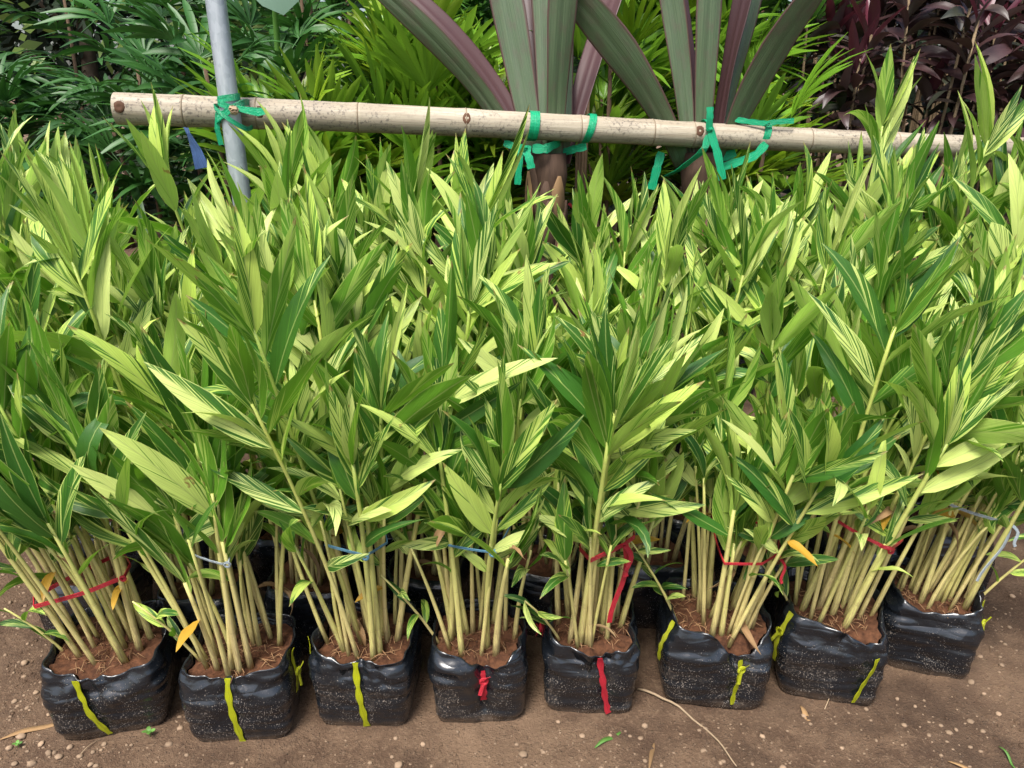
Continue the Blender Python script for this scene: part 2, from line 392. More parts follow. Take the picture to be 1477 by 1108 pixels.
# ------------------------------------------------------------------ leaf meshes
def leaf_mesh(name, L, W, curl, fold, wave, twist, mat, seg=8, pw=(.62, .95), seed=0, cols=(-1, -.5, 0, .5, 1), blunt=0, pet=0):
    r = random.Random(seed); ph = r.uniform(0, 6.28); ph2 = r.uniform(0, 6.28)
    pk = pw[0] / (pw[0] + pw[1]); nrm = pk ** pw[0] * (1 - pk) ** pw[1]
    v = []; f = []; uv = []; uv2 = []; y = 0; z = 0; th0 = curl * .25
    nc = len(cols)
    for i in range(seg + 1):
        t = i / seg
        te = max(t, .001)
        wd = W / 2 * (te ** pw[0] * (1 - t) ** pw[1] / nrm) if t < 1 else 0
        if t == 0: wd = W * .035
        wd = max(wd, blunt * W * .5 * (t > .5), .0006)
        if i:
            tm = (i - .5) / seg; th = th0 - curl * 1.25 * tm ** 1.4
            y += math.cos(th) * L / seg; z += math.sin(th) * L / seg
        th = th0 - curl * 1.25 * t ** 1.4
        rl = twist * t
        fo = fold * (1 - .35 * t)
        for c in cols:
            x = c * wd * math.cos(fo); h = abs(c) * wd * math.sin(fo) + (wave * wd * c * c * math.sin(t * 11 + (ph if c < 0 else ph2)))
            x2 = x * math.cos(rl) - h * math.sin(rl); h2 = x * math.sin(rl) + h * math.cos(rl)
            v.append((x2, y - h2 * math.sin(th), z + h2 * math.cos(th))); uv.append((c * wd, t * L)); uv2.append((abs(c), t))
    for i in range(seg):
        for k in range(nc - 1):
            f.append((i * nc + k, i * nc + k + 1, (i + 1) * nc + k + 1, (i + 1) * nc + k))
    return new_mesh(name, v, f, mat, uv, True, uv2)
def leaf_pool(n, L, W, mat, seed, curl=(.15, .9), fold=(.1, .5), wave=.16, tw=.5, **kw):
    r = random.Random(seed)
    return [leaf_mesh('leaf', L, W * r.uniform(.85, 1.15), curl[0] + (curl[1] - curl[0]) * i / max(1, n - 1), r.uniform(*fold), r.uniform(.03, wave), r.uniform(-tw, tw), mat, seed=seed + i, **kw) for i in range(n)]
P_UP = leaf_pool(18, .262, .046, M_GING, 100, (.05, .55), (.15, .6), .22, tw=.7)
P_MID = leaf_pool(18, .255, .049, M_GING, 200, (.15, 1.1), (.08, .5), .25, tw=1.1)
P_DROOP = leaf_pool(5, .25, .050, M_GING, 250, (1.3, 2.2), (.1, .5), .3, tw=1.2)
P_LOW = leaf_pool(12, .20, .047, M_GING, 300, (.4, 1.4), (.05, .45), .22, tw=1.0)
P_ROLL = leaf_pool(5, .29, .048, M_GING, 400, (.0, .2), (1.15, 1.45), .05, tw=.25)
P_BROAD = leaf_pool(4, .22, .095, M_GING, 500, (.3, .8), (.08, .3), .1, pw=(.55, .6))
P_YEL = leaf_pool(4, .15, .038, M_YEL, 600, (.3, 1.0), (.2, .7), .3)
P_DRY = leaf_pool(4, .18, .035, M_DRY, 700, (.8, 2.0), (.5, 1.1), .5, tw=2.2)

def leaf_matrix(pos, d, n, s, sx=None):
    """local +Y along d, +Z near n"""
    d = d.normalized(); x = d.cross(n)
    if x.length < 1e-4: x = d.cross(Vector((1, .3, .2)))
    x.normalize(); z = x.cross(d)
    sx = sx or s
    return Matrix(((x.x * sx, d.x * s, z.x * s, pos.x), (x.y * sx, d.y * s, z.y * s, pos.y), (x.z * sx, d.z * s, z.z * s, pos.z), (0, 0, 0, 1)))

# ------------------------------------------------------------------ grow bags
class Bag:
    def __init__(s, w, d, h, seed, rot=0, dips=(), rim=(), taper=.90, n=5.0):
        s.w, s.d, s.h, s.seed, s.rot, s.dips, s.rim, s.taper, s.nn = w, d, h, seed, rot, dips, rim, taper, n
        s.fine = seed < 20
        s.off = Vector((seed * 3.7, seed * 1.3, seed * .7))
    def top(s, ph):
        z = s.h + .010 * noise.noise(Vector((math.cos(ph) * 1.8, math.sin(ph) * 1.8, s.seed * 2.1)))
        if s.fine: z += .007 * noise.noise(Vector((math.cos(ph) * 4, math.sin(ph) * 5, s.seed * 1.7))) + .0012 * noise.noise(Vector((math.cos(ph) * 13, math.sin(ph) * 13, s.seed * 2.7)))
        for (c, wd, am) in s.rim:
            dd = (ph - R(c) + math.pi) % (2 * math.pi) - math.pi; z += am * math.exp(-(dd / R(wd)) ** 2)
        return z
    def p(s, ph, t, off=0.0):
        """ph: world azimuth in radians (270 deg faces the camera), t: 0 foot .. 1 rim"""
        q = ph - s.rot
        n = s.nn + (1 - t) * 3.0
        r = (abs(math.cos(q) / (s.w / 2)) ** n + abs(math.sin(q) / (s.d / 2)) ** n) ** (-1 / n)
        k = s.taper + (1 - s.taper) * min(1, t / .66) ** .8
        if t > .66: k *= 1 - .13 * ((t - .66) / .34)
        if t < .08: k *= 1 - .05 * (1 - t / .08)
        z = s.top(ph) * t
        dv = Vector((math.cos(ph) * r * k, math.sin(ph) * r * k, z))
        wv = noise.noise(Vector((dv.x * 7, dv.y * 7, z * 7)) + s.off) * .010
        up_ = max(0, (t - .45) / .55)
        wv += (abs(noise.noise(Vector((dv.x * 15, dv.y * 15, z * 20)) + s.off)) - .2) * .020 * up_ - abs(noise.noise(Vector((dv.x * 9, dv.y * 9, z * 44)) + s.off * 2)) * .004
        if s.fine:
            wv += (noise.voronoi(Vector((dv.x * 17, dv.y * 17, z * 24)) + s.off)[0][0] - .35) * .013 * (.05 + up_)
            wv += (noise.voronoi(Vector((dv.x * 7, dv.y * 7, z * 34)) + s.off * 3)[0][0] - .35) * .006
        for (c, wd, am) in s.dips:
            dd = (ph - R(c) + math.pi) % (2 * math.pi) - math.pi
            wv -= am * math.exp(-(dd / R(wd)) ** 2) * (.35 + .65 * math.sin(t * math.pi * .8))
            wv += .004 * math.sin(dd * 26 + z * 90) * math.exp(-(dd / R(26)) ** 2) * t * (1 if am > 0 else 0)
        rr = r * k + wv * min(1, t * 6 + .3) + off
        return Vector((math.cos(ph) * rr, math.sin(ph) * rr, z))
    def build(s, parent, hi=True):
        N, T = (128, 40) if hi else (36, 8)
        v = []; f = []
        for j in range(T + 1):
            for i in range(N): v.append(s.p(2 * math.pi * i / N, j / T) - Vector((0, 0, .016 * (j == 0))))
        for dz, do in ((-.003, -.004), (-.055, -.007)):
            for i in range(N):
                q = s.p(2 * math.pi * i / N, 1, do); q.z += dz; v.append(q)
        rows = T + 3
        for j in range(rows - 1):
            for i in range(N):
                i2 = (i + 1) % N; f.append((j * N + i, j * N + i2, (j + 1) * N + i2, (j + 1) * N + i))
        f.append(tuple(range(N))[::-1])
        bag = link('grow_bag', new_mesh('grow_bag', v, f, M_BAG), parent)
        v = [Vector((0, 0, s.h - .026))]; f = []; K = 6 if hi else 3
        for j in range(1, K + 1):
            for i in range(N):
                ph = 2 * math.pi * i / N; q = s.p(ph, 1, -.009)
                x, y = q.x * j / K, q.y * j / K
                z = s.h - .030 + .016 * noise.noise(Vector((x * 40, y * 40, s.seed))) + .006 * noise.noise(Vector((x * 120, y * 120, s.seed)))
                z = min(z, s.top(ph) - .010) if j == K else z
                v.append(Vector((x, y, z)))
        for i in range(N): f.append((0, 1 + i, 1 + (i + 1) % N))
        for j in range(K - 1):
            for i in range(N):
                a = 1 + j * N + i; b = 1 + j * N + (i + 1) % N; f.append((a, a + N, b + N, b))
        link('soil', new_mesh('soil', v, f, M_SOIL), parent)
        if hi:
            rr_ = random.Random(s.seed); m = MB()
            for k_ in range(90):
                an = rr_.uniform(0, 6.28); q = math.sqrt(rr_.random()) * s.w * .40; c = Vector((math.cos(an) * q, math.sin(an) * q * s.d / s.w, s.h - .024)); d = Vector((rr_.gauss(0, 1), rr_.gauss(0, 1), 0)).normalized() * rr_.uniform(.006, .022)
                m.tube([c - d, c + Vector((0, 0, rr_.uniform(.002, .012))), c + d + Vector((rr_.gauss(0, .006), rr_.gauss(0, .006), -.004))], rr_.uniform(.0004, .0011), 4)
            tag(m.obj('root_litter', M_LITTER, parent), kind='stuff')
        return bag
    def strap(s, bag, deg0, deg1, mat, width=.010, t0=1.0, t1=.03, knot=None):
        m = MB(); pts = []; wd = []; width *= 1.4
        for i in range(19):
            u = i / 18; ph = R(deg0 + (deg1 - deg0) * u ** 1.4) + .008 * math.sin(u * 7 + s.seed)
            pts.append(s.p(ph, t0 + (t1 - t0) * u, .0055)); wd.append(Vector((-math.sin(ph), math.cos(ph), .0)))
        for _ in range(8): pts = [pts[0]] + [(pts[i - 1] + pts[i] + pts[i + 1]) / 3 for i in range(1, 18)] + [pts[18]]
        m.ribbon(pts, wd, [width * (1 + .25 * math.sin(i * 1.3 + s.seed)) for i in range(19)])
        if knot is not None:
            k = min(18, int(knot * 18)); c = pts[k]; out = Vector((c.x, c.y, 0)).normalized()
            kp = [c + out * .002 + Vector((wd[k].x, wd[k].y, 0)) * (.009 * math.cos(q)) + Vector((0, 0, .008 * math.sin(q))) + out * .004 for q in [i * .7 for i in range(10)]]
            m.tube(kp, .0035, 6)
            for sg in (-1, 1):
                tl = [c + out * (.006 + .010 * u) + wd[k] * (sg * .012 * u) + Vector((0, 0, (.02 * u if sg > 0 else -.032 * u))) for u in (0, .35, .7, 1)]
                m.ribbon(tl, wd[k] + Vector((0, 0, .4)), width * .7)
        m.obj('strap', mat, bag)

# ------------------------------------------------------------------ ginger plants
def hull(pts):
    pts = sorted(set((round(p[0], 5), round(p[1], 5)) for p in pts))
    def half(ps):
        h = []
        for p in ps:
            while len(h) > 1 and (h[-1][0] - h[-2][0]) * (p[1] - h[-2][1]) - (h[-1][1] - h[-2][1]) * (p[0] - h[-2][0]) <= 0: h.pop()
            h.append(p)
        return h
    a = half(pts); b = half(pts[::-1]); return a[:-1] + b[:-1]

def ginger(loc, bag, H, nst, seed, label, group=None, lean=(0, 0), spread=.9, front=False, vari=.5, bright=.4, minleaf=.30, shoots=0, yellow=0, dry=0, straps=(), ties=(), ang=None, dens=1.0, extra=0):
    r = random.Random(seed)
    t = thing('ginger_plant', loc, label, 'plant', group)
    b = bag.build(t, front)
    for s_ in straps: bag.strap(b, *s_)
    rad = min(bag.w, bag.d) * .36
    specs = []
    for i in range(nst):
        for _ in range(30):
            an = r.uniform(0, 6.283); q = math.sqrt(r.random()) * rad
            bx, by = math.cos(an) * q * bag.w / bag.d, math.sin(an) * q
            if all((bx - s_[0]) ** 2 + (by - s_[1]) ** 2 > .019 ** 2 for s_ in specs): break
        specs.append((bx, by))
    curves = []
    def stem(bx, by, ln, d, bend, r0, r1, plane, leafspec):
        base = Vector((bx, by, bag.h - .055))
        def P(s): return base + d * (s * ln) + bend * (s * s)
        K = 9 if ln > .5 else 5
        pts = [P(k / K) for k in range(K + 1)]
        m = MB(); m.tube(pts, [r0 * 1.05 if k == 0 else r0 + (r1 - r0) * (k / K) for k in range(K + 1)], 7 if front else 5)
        so_ = m.obj('stem', M_STEM, t)
        curves.append((P, ln))
        leafspec(P, d, bend, ln, so_, plane)
        return so_
    def put(par, pool, pos, dr, nrm, s, sx=None):
        o = link('leaf', r.choice(pool), par, leaf_matrix(pos, dr, nrm, s, sx))
        o.color = (max(0, min(1, r.gauss(vari, .20))), max(0, min(1, r.gauss(bright, .22))), 0, 1)
        return o
    def main_leaves(P, d, bend, ln, par, plane):
        top = ln
        # side direction of the two-ranked fan
        T0 = (d + bend * 1.2).normalized()
        S = Vector((math.cos(plane), math.sin(plane), 0)); S = (S - T0 * S.dot(T0)).normalized()
        pos = minleaf + r.uniform(-.04, .10); sg = r.choice((-1, 1)); gap = r.uniform(.032, .045) / dens
        while pos < ln:
            s = pos / ln; u = (pos - minleaf) / max(.05, ln - minleaf)
            T = (d * ln + bend * (2 * s)).normalized()
            a_ = R(50 - 20 * u + r.gauss(0, 10)) if u < .95 else R(16)
            az = r.gauss(0, .25 if front else .40)
            Sd = (Matrix.Rotation(az, 3, T) @ S) * sg
            dr = T * math.cos(a_) + Sd * math.sin(a_)
            nr = Sd * -math.cos(a_) + T * math.sin(a_)
            nr = Matrix.Rotation(r.choice((-1, 1)) * r.gauss(.95, .35) if front else r.gauss(.0, .8), 3, dr) @ nr
            size = (.50 + .55 * min(1, u * 1.7)) * r.uniform(.78, 1.12) * (1 - .12 * max(0, u - .8) * 5)
            if u < .22: pool = P_LOW; size *= 1.15
            elif u < .62: pool = P_MID
            else: pool = P_UP
            if r.random() < .07: pool = P_DROOP
            elif u > .3 and r.random() < .03: pool = P_BROAD; size *= .85
            put(par, pool, P(s) + dr * .004, dr, nr, size)
            sg = -sg; pos += gap * (.75 + .5 * (1 - u)) * r.uniform(.85, 1.2)
        T = (d * ln + bend * 2).normalized()
        for k in range(3):
            dr = (T + S * r.uniform(-.42, .42) + Vector((r.gauss(0, .08), r.gauss(0, .08), 0))).normalized()
            nr = Matrix.Rotation(r.uniform(-2, 2), 3, dr) @ S
            put(par, P_ROLL if k == 0 and r.random() < .6 else P_UP, P(1) - T * .02 * k, dr, nr, r.uniform(.75, 1.05))
    for i, (bx, by) in enumerate(specs):
        hz = H * (r.uniform(.62, .97) if i > 1 else r.uniform(.96, 1.06))
        ln = max(.3, hz - bag.h - .19)
        out = Vector((bx, by, 0)) * spread / .1 * .10
        d = Vector((out.x * 1.0 + lean[0] + r.gauss(0, .075), out.y * .9 + lean[1] + r.gauss(0, .06), 1)).normalized()
        bend = Vector((out.x * .8 + lean[0] * .5, out.y * .8 + lean[1] * .5, 0)) * ln * .45 + Vector((r.gauss(0, .025), r.gauss(0, .025), 0))
        pl = r.gauss(0, .40 if front else .8) if ang is None else r.gauss(ang, .5)
        stem(bx, by, ln, d, bend, r.uniform(.0052, .0095), r.uniform(.0030, .0044), pl, main_leaves)
    def few_leaves(P, d, bend, ln, par, plane):
        for k in range(r.randint(2, 4)):
            s = 1 - k * r.uniform(.05, .11); T = (d * ln + bend * 2 * s).normalized(); az = plane + (math.pi if k % 2 else 0) + r.gauss(0, .4); a_ = R(18 + 13 * k + r.gauss(0, 6))
            S = Vector((math.cos(az), math.sin(az), 0)); dr = T * math.cos(a_) + S * math.sin(a_); nr = S * -math.cos(a_) + T * math.sin(a_)
            put(par, P_MID if k < 2 else P_LOW, P(s), dr, Matrix.Rotation(r.gauss(0, .7), 3, dr) @ nr, r.uniform(.55, .85))
    for i in range(extra):
        an = r.uniform(0, 6.28); q = rad * r.uniform(.2, 1.1); bx, by = math.cos(an) * q, math.sin(an) * q
        d = Vector((bx * 1.3 + lean[0] + r.gauss(0, .06), by * 1.1 + lean[1] + r.gauss(0, .05), 1)).normalized()
        stem(bx, by, r.uniform(.28, .55), d, Vector((bx, by, 0)) * .3, r.uniform(.0045, .0075), .0028, r.uniform(0, 3.14), few_leaves)
    def shoot_leaves(P, d, bend, ln, par, plane):
        S = Vector((math.cos(plane), math.sin(plane), 0)); sg = 1
        for k in range(r.randint(4, 6)):
            s = .35 + .65 * k / 5; T = (d * ln + bend * 2 * s).normalized()
            a_ = R(r.uniform(35, 75)); Sd = (Matrix.Rotation(r.gauss(0, .5), 3, T) @ S) * sg
            dr = T * math.cos(a_) + Sd * math.sin(a_); nr = Sd * -math.cos(a_) + T * math.sin(a_)
            put(par, P_LOW, P(min(1, s)), dr, Matrix.Rotation(r.gauss(0, .4), 3, dr) @ nr, r.uniform(.38, .60)).color = (r.uniform(.3, .6), r.uniform(0, .3), 0, 1)
            sg = -sg
    for k in range(shoots):
        an = R(r.choice((r.uniform(160, 235), r.uniform(305, 380)))); bx, by = math.cos(an) * rad * 1.05, math.sin(an) * rad * 1.05
        d = Vector((math.cos(an) * .4, math.sin(an) * .35, 1)).normalized(); ln = r.uniform(.13, .34)
        stem(bx, by, ln, d, Vector((math.cos(an), math.sin(an), 0)) * .04, .0042, .002, r.uniform(0, 3.1), shoot_leaves)
    stems = [c for c in t.children if c.name.startswith('stem')]
    for pool, cnt, zlo, zhi in ((P_YEL, yellow, .18, .42), (P_DRY, (dry + 1) // 2, .05, .40)):
        for k in range(cnt):
            i = r.randrange(min(len(curves), nst)); P, ln = curves[i]
            an = R(r.uniform(190, 350)); dr = Vector((math.cos(an), math.sin(an), r.uniform(-.5, .5))).normalized()
            put(stems[i], pool, P(r.uniform(zlo, zhi) / ln), dr, Vector((r.gauss(0, .4), r.gauss(0, .4), 1)), r.uniform(.5, .8))
    for (mat, z, tilt, tails, width) in ties:
        pp = []
        for P, ln in curves[:nst]:
            s = (z - bag.h + .055) / ln
            if 0 < s < 1:
                q = P(s); pp.append((q.x, q.y))
        cx = sum(p[0] for p in pp) / len(pp); cy = sum(p[1] for p in pp) / len(pp)
        pp = sorted(pp, key=lambda p: (p[0] - cx) ** 2 + (p[1] - cy) ** 2)[:max(4, int(len(pp) * .85))]
        hp = hull(pp); loop = []
        for i in range(len(hp)):
            p0, p1 = hp[i], hp[(i + 1) % len(hp)]
            for u in (0, .25, .5, .75):
                x = p0[0] + (p1[0] - p0[0]) * u; y = p0[1] + (p1[1] - p0[1]) * u
                q = Vector((x - cx, y - cy, 0)); q = q + q.normalized() * .011
                loop.append(Vector((cx + q.x, cy + q.y, z + tilt * q.x - (.008 if q.y < 0 else 0) * min(1, abs(q.y) / .05))))
        loop.append(loop[0]); m = MB()
        m.ribbon(loop, Vector((0, 0, 1)), width, .001)
        k = min(range(len(loop)), key=lambda i: loop[i].y - loop[i].x * .8)
        c = loop[k]
        m.tube([c + Vector((.006 * math.cos(q), -.006, .006 * math.sin(q))) for q in [i * .8 for i in range(9)]], .003, 5)
        for tl in tails:
            pts = [c + Vector((tl[0] * u + .01 * math.sin(u * 5), -.008 - .02 * u, tl[1] * u)) for u in [i / 8 for i in range(9)]]
            m.ribbon(pts, Vector((1, .3, .2)), width * 1.1, .001)
        m.obj('tie_string', mat, t)
    return t

FR = [
 dict(px=168, py=1046, w=.275, d=.26, h=.205, rot=12, H=1.16, lean=(-.17, -.03), nst=15, rim=[(285, 40, -.035), (30, 30, .03)], dips=[(268, 9, .006)],
      straps=[(262, 280, M_YRIB, .011, 1, .02)], ties=[(M_RRIB, .37, .28, [], .010)], vari=.36, bright=.62, shoots=4, yellow=2, dry=2,
      label='variegated ginger with pink ribbon round its canes, in black bag with wide yellow strap'),
 dict(px=358, py=1056, w=.255, d=.24, h=.205, rot=4, H=1.02, lean=(-.05, -.05), nst=12, rim=[(270, 30, -.02)], dips=[(270, 8, .006)],
      straps=[(268, 276, M_YRIB, .010, 1, .02), (352, 350, M_YRIB, .007, .95, .35, .5)], ties=[(M_WRIB, .50, -.06, [], .004)], vari=.32, bright=.70, shoots=4, yellow=1, dry=3,
      label='variegated ginger loosely tied with grey string, in square black bag with straight yellow strap'),
 dict(px=533, py=1034, w=.25, d=.24, h=.205, rot=-3, H=1.27, lean=(-.06, -.02), nst=18, rim=[(270, 45, -.015), (200, 25, .03)], dips=[(272, 7, .006)],
      straps=[(266, 274, M_YRIB, .010, 1, .02), (205, 190, M_YRIB, .008, 1, .45)], ties=[(M_BRIB, .50, .0, [], .006)], vari=.50, bright=.62, shoots=1, yellow=2, dry=2,
      label='tall variegated ginger tied with blue string, in black bag with yellow strap'),
 dict(px=690, py=1028, w=.235, d=.235, h=.205, rot=3, H=1.02, lean=(-.01, -.03), nst=12, rim=[(282, 26, -.045), (200, 40, .01)], dips=[(281, 11, .022)],
      straps=[(280, 280, M_RRIB, .009, .92, .38, .3)], ties=[(M_BRIB, .50, .0, [], .005)], vari=.55, bright=.5, shoots=3, yellow=0, dry=3,
      label='short variegated ginger with blue string, in black bag pinched by a short red knot'),
 dict(px=850, py=1016, w=.235, d=.235, h=.215, rot=-4, H=1.12, lean=(.02, -.03), nst=17, rim=[(275, 40, -.025), (190, 22, .03)], dips=[(283, 8, .008)],
      straps=[(275, 290, M_RRIB, .010, 1, .03), (183, 178, M_RRIB, .008, .9, .4, .35)], ties=[(M_RRIB, .47, .02, [(-.02, -.20), (.012, -.07)], .011)], vari=.52, bright=.30, shoots=4, yellow=1, dry=3,
      label='variegated ginger with red ribbon hanging from its canes, in black bag with long red strap'),
 dict(px=1025, py=1008, w=.27, d=.25, h=.225, rot=-6, H=.98, lean=(.05, -.03), nst=17, rim=[(287, 26, -.07), (200, 40, .02)], dips=[(288, 12, .018)],
      straps=[(290, 286, M_YRIB, .008, .94, .08, .2), (212, 200, M_YRIB, .008, .98, .40)], ties=[(M_RRIB, .44, .05, [(.02, -.06)], .006)], vari=.56, bright=.25, shoots=5, yellow=3, dry=3,
      label='bushy low variegated ginger with thin red string, in black bag dented by knotted yellow strap'),
 dict(px=1192, py=998, w=.265, d=.25, h=.225, rot=-14, H=1.16, lean=(.13, -.02), nst=15, rim=[(290, 32, -.045), (215, 30, .01)], dips=[(292, 9, .010)],
      straps=[(296, 284, M_YRIB, .009, .80, .03), (205, 196, M_YRIB, .009, .98, .30, .35)], ties=[(M_RRIB, .45, -.22, [(-.03, .03)], .008)], vari=.55, bright=.32, shoots=3, yellow=2, dry=3,
      label='variegated ginger with red ribbon and leaning cane, in black bag with curved yellow strap'),
 dict(px=1332, py=962, w=.235, d=.235, h=.215, rot=-20, H=1.10, lean=(.16, .02), nst=20, rim=[(255, 40, -.02), (330, 22, .03)], dips=[(312, 8, .014)],
      straps=[(312, 306, M_YRIB, .008, .95, .05, .3)], ties=[(M_WRIB, .47, -.06, [(-.05, -.15), (.02, -.05)], .007)], vari=.58, bright=.35, shoots=3, yellow=4, dry=4,
      label='variegated ginger tied with white string, in rounded black bag ending the row'),
]
front_loc = []
for i, q in enumerate(FR):
    g = gpix(q['px'], q['py'])
    loc = Vector((g.x * 1.022, g.y + q['d'] * .47 - .035, 0))
    front_loc.append(loc)
    bag = Bag(q['w'], q['d'], q['h'], i + 1, R(q['rot']), q['dips'], q['rim'])
    ginger(loc, bag, q['H'], q['nst'], 40 + i, q['label'], None, q['lean'], .72, True, q['vari'], q['bright'], .29, (q['shoots'] + 1) // 3, q['yellow'], q['dry'], q['straps'], q['ties'], extra=8)
# rows behind
def front_y(x):
    xs_ = [p.x for p in front_loc]; ys_ = [p.y for p in front_loc]
    if x <= xs_[0]: return ys_[0] - (x - xs_[0]) * .05
    for a_, b_, c_, d_ in zip(xs_, xs_[1:], ys_, ys_[1:]):
        if x <= b_: return c_ + (d_ - c_) * (x - a_) / (b_ - a_)
    return ys_[-1] + (x - xs_[-1]) * .25
def top_line(x):      # height the rear plants reach, along the row
    L = [(-1.7, 1.46), (-1.2, 1.46), (-.9, 1.36), (-.2, 1.34), (.05, 1.25), (.35, 1.19), (.6, 1.30), (.9, 1.24), (1.15, 1.44), (1.3, 1.48), (1.5, 1.38), (1.9, 1.32)]
    for (a_, b_), (c_, d_) in zip(L, L[1:]):
        if x <= c_: return b_ + (d_ - b_) * max(0, (x - a_)) / (c_ - a_)
    return L[-1][1]
GRP = 'ginger plants packed in behind the front bags'
def row_label(row, i):
    if row == 0:
        return 'variegated ginger in second row, ' + ['outermost behind the pink-ribboned plant', 'behind the gap beside the grey-stringed plant', 'behind the grey-stringed plant', 'behind the tall blue-stringed plant', 'behind the bag with short red knot', 'behind the bag with long red strap', 'behind the bag dented by a strap', 'behind the plant with leaning cane', 'outermost behind the white-stringed plant'][i]
    return 'variegated ginger in the third row, between second and back rows' if row == 1 else 'variegated ginger in the back row, next to the bamboo pole'
k = 0
for row, (x0, x1, n, dy, sc_h) in enumerate(((-1.16, 1.36, 9, .29, .93), (-1.30, 1.50, 10, .57, 1.0), (-1.42, 1.66, 10, .84, 1.0))):
    for i in range(n):
        x = x0 + (x1 - x0) * i / (n - 1) + U(-.03, .03); y = front_y(x * .9) + dy + U(-.03, .03)
        s = x / 1.5
        bag = Bag(U(.22, .25), U(.22, .25), U(.19, .22), 20 + k, U(-.3, .3), (), ())
        ginger(Vector((x, y, 0)), bag, top_line(x) * sc_h * U(.90, 1.04), 11 - row, 300 + k, row_label(row, i), GRP + (', second row' if row == 0 else ', third row' if row == 1 else ', back row'),
               (s * .10, .0), .8, False, .68 - .05 * s, .45 - .14 * s, (.32, .42, .5)[row], 0, 1 if row == 0 else 0, 1 if row == 0 else 0, dens=1.0)
        k += 1

# ------------------------------------------------------------------ bamboo rail and steel pole
BL = pix(168, 158, 2.62); BRt = pix(1475, 213, 3.05); BR2 = BL + (BRt - BL) * 1.12
bdir = (BR2 - BL).normalized(); blen = (BR2 - BL).length
bm_root = thing('bamboo_pole', BL, 'long weathered bamboo pole lashed across the back of the plants', 'pole')
rotm = bdir.to_track_quat('X', 'Z').to_matrix().to_4x4()
bm_root.matrix_basis = Matrix.Translation(BL) @ rotm
def brad(s): return .050 - .0125 * s / blen
def bpx(x):      # length along the pole for photo column x
    lo, hi = 0, blen
    for _ in range(40):
        mid = (lo + hi) / 2; p = BL + bdir * mid
        f_ = p.y * math.cos(PITCH) + (CAM_H - p.z) * math.sin(PITCH)
        if 738.5 + FPX * p.x / f_ < x: lo = mid
        else: hi = mid
    return lo
nodes = [bpx(x) for x in (268, 372, 517, 672, 836, 940, 998, 1165, 1290, 1400)]
m = MB(); ss = sorted(set([0, .006] + [blen * i / 80 for i in range(1, 81)] + [q + d_ for q in nodes for d_ in (-.012, -.004, 0, .004, .012)]))
pts = [Vector((s, .004 * math.sin(s * 2.2), .006 * math.sin(s * 1.7 + .4))) for s in ss]
rr = []
for s in ss:
    d_ = min(abs(s - q) for q in nodes); rr.append(brad(s) * (1 + .045 * math.exp(-(d_ / .022) ** 2) + .02 * noise.noise(Vector((s * 6, 0, 3)))) - (.0022 if d_ < .0005 else 0))
m.tube(pts, rr, 28, False)
# hollow cut end
N = 28; a0 = 0; v = []; 
m.obj('culm', M_BAMB, bm_root)
m = MB(); m.tube([Vector((.0015, 0, .0023)), Vector((.0, 0, .0023)), Vector((.03, 0, .0023)), Vector((.06, 0, .0023))], [brad(0) * .995, brad(0) * .80, brad(0) * .78, .001], 28, False)
m.obj('cut_end', M_CUT, bm_root)
for q in nodes:
    m = MB(); c0 = Vector((q, .004 * math.sin(q * 2.2), .006 * math.sin(q * 1.7 + .4))); rn_ = brad(q) * (1.042 + .02 * noise.noise(Vector((q * 6, 0, 3))))
    m.tube([c0 + Vector((dx, 0, 0)) for dx in (-.004, -.0025, .0, .0012)], [rn_ - .001, rn_ + .0012, rn_ + .0010, rn_ - .002], 28, False)
    m.obj('node_ring', M_NODE, bm_root)
for x, ang_ in ((180, 200), (378, 205), (672, 155), (1003, 150)):
    q = bpx(x); a_ = R(ang_); c0 = Vector((q, .004 * math.sin(q * 2.2), .006 * math.sin(q * 1.7 + .4))); od = Vector((0, -abs(math.cos(a_)), -math.sin(a_) * (1 if ang_ > 180 else -1) * -1 if False else (.35 if ang_ < 180 else .15))).normalized()
    v = []; f = []; cc = c0 + od * brad(q) * 1.0; tx = Vector((1, 0, 0)); ty = od.cross(tx)
    for j, (rr_, hh) in enumerate(((.019, -.0015), (.014, .0015), (.008, .0022), (.003, .0005))):
        for i in range(10):
            an = i * math.pi / 5; v.append(cc + tx * rr_ * math.cos(an) * U(.75, 1.15) + ty * rr_ * math.sin(an) + od * hh)
    for j in range(3):
        for i in range(10): f.append((j * 10 + i, j * 10 + (i + 1) % 10, j * 10 + 10 + (i + 1) % 10, j * 10 + 10 + i))
    f.append(tuple(30 + i for i in range(10)))
    link('bud_scar', new_mesh('bud_scar', v, f, M_SCAR), bm_root)

sp_ = bpx(343); pc = BL + bdir * sp_; nb = Vector((-bdir.y, bdir.x, 0)).normalized() * -1
pole_xy = pc + nb * (brad(sp_) + .034)
pr = thing('steel_pole', (pole_xy.x, pole_xy.y, 0), 'upright galvanised steel pole tied to the bamboo', 'pole')
m = MB(); zz = [0, .5, 1.0, 1.3, 1.6, 2.0, 2.45]
m.tube([Vector((-.004 * z, 0, z - .02)) for z in zz], .031, 24, False); m.obj('pipe', M_GALV, pr)
m = MB(); m.tube([Vector((-.01, 0, 2.425)), Vector((-.01, 0, 2.434)), Vector((-.01, 0, 2.438))], [.0325, .0325, .028], 24); m.obj('end_cap', M_GALV, pr)

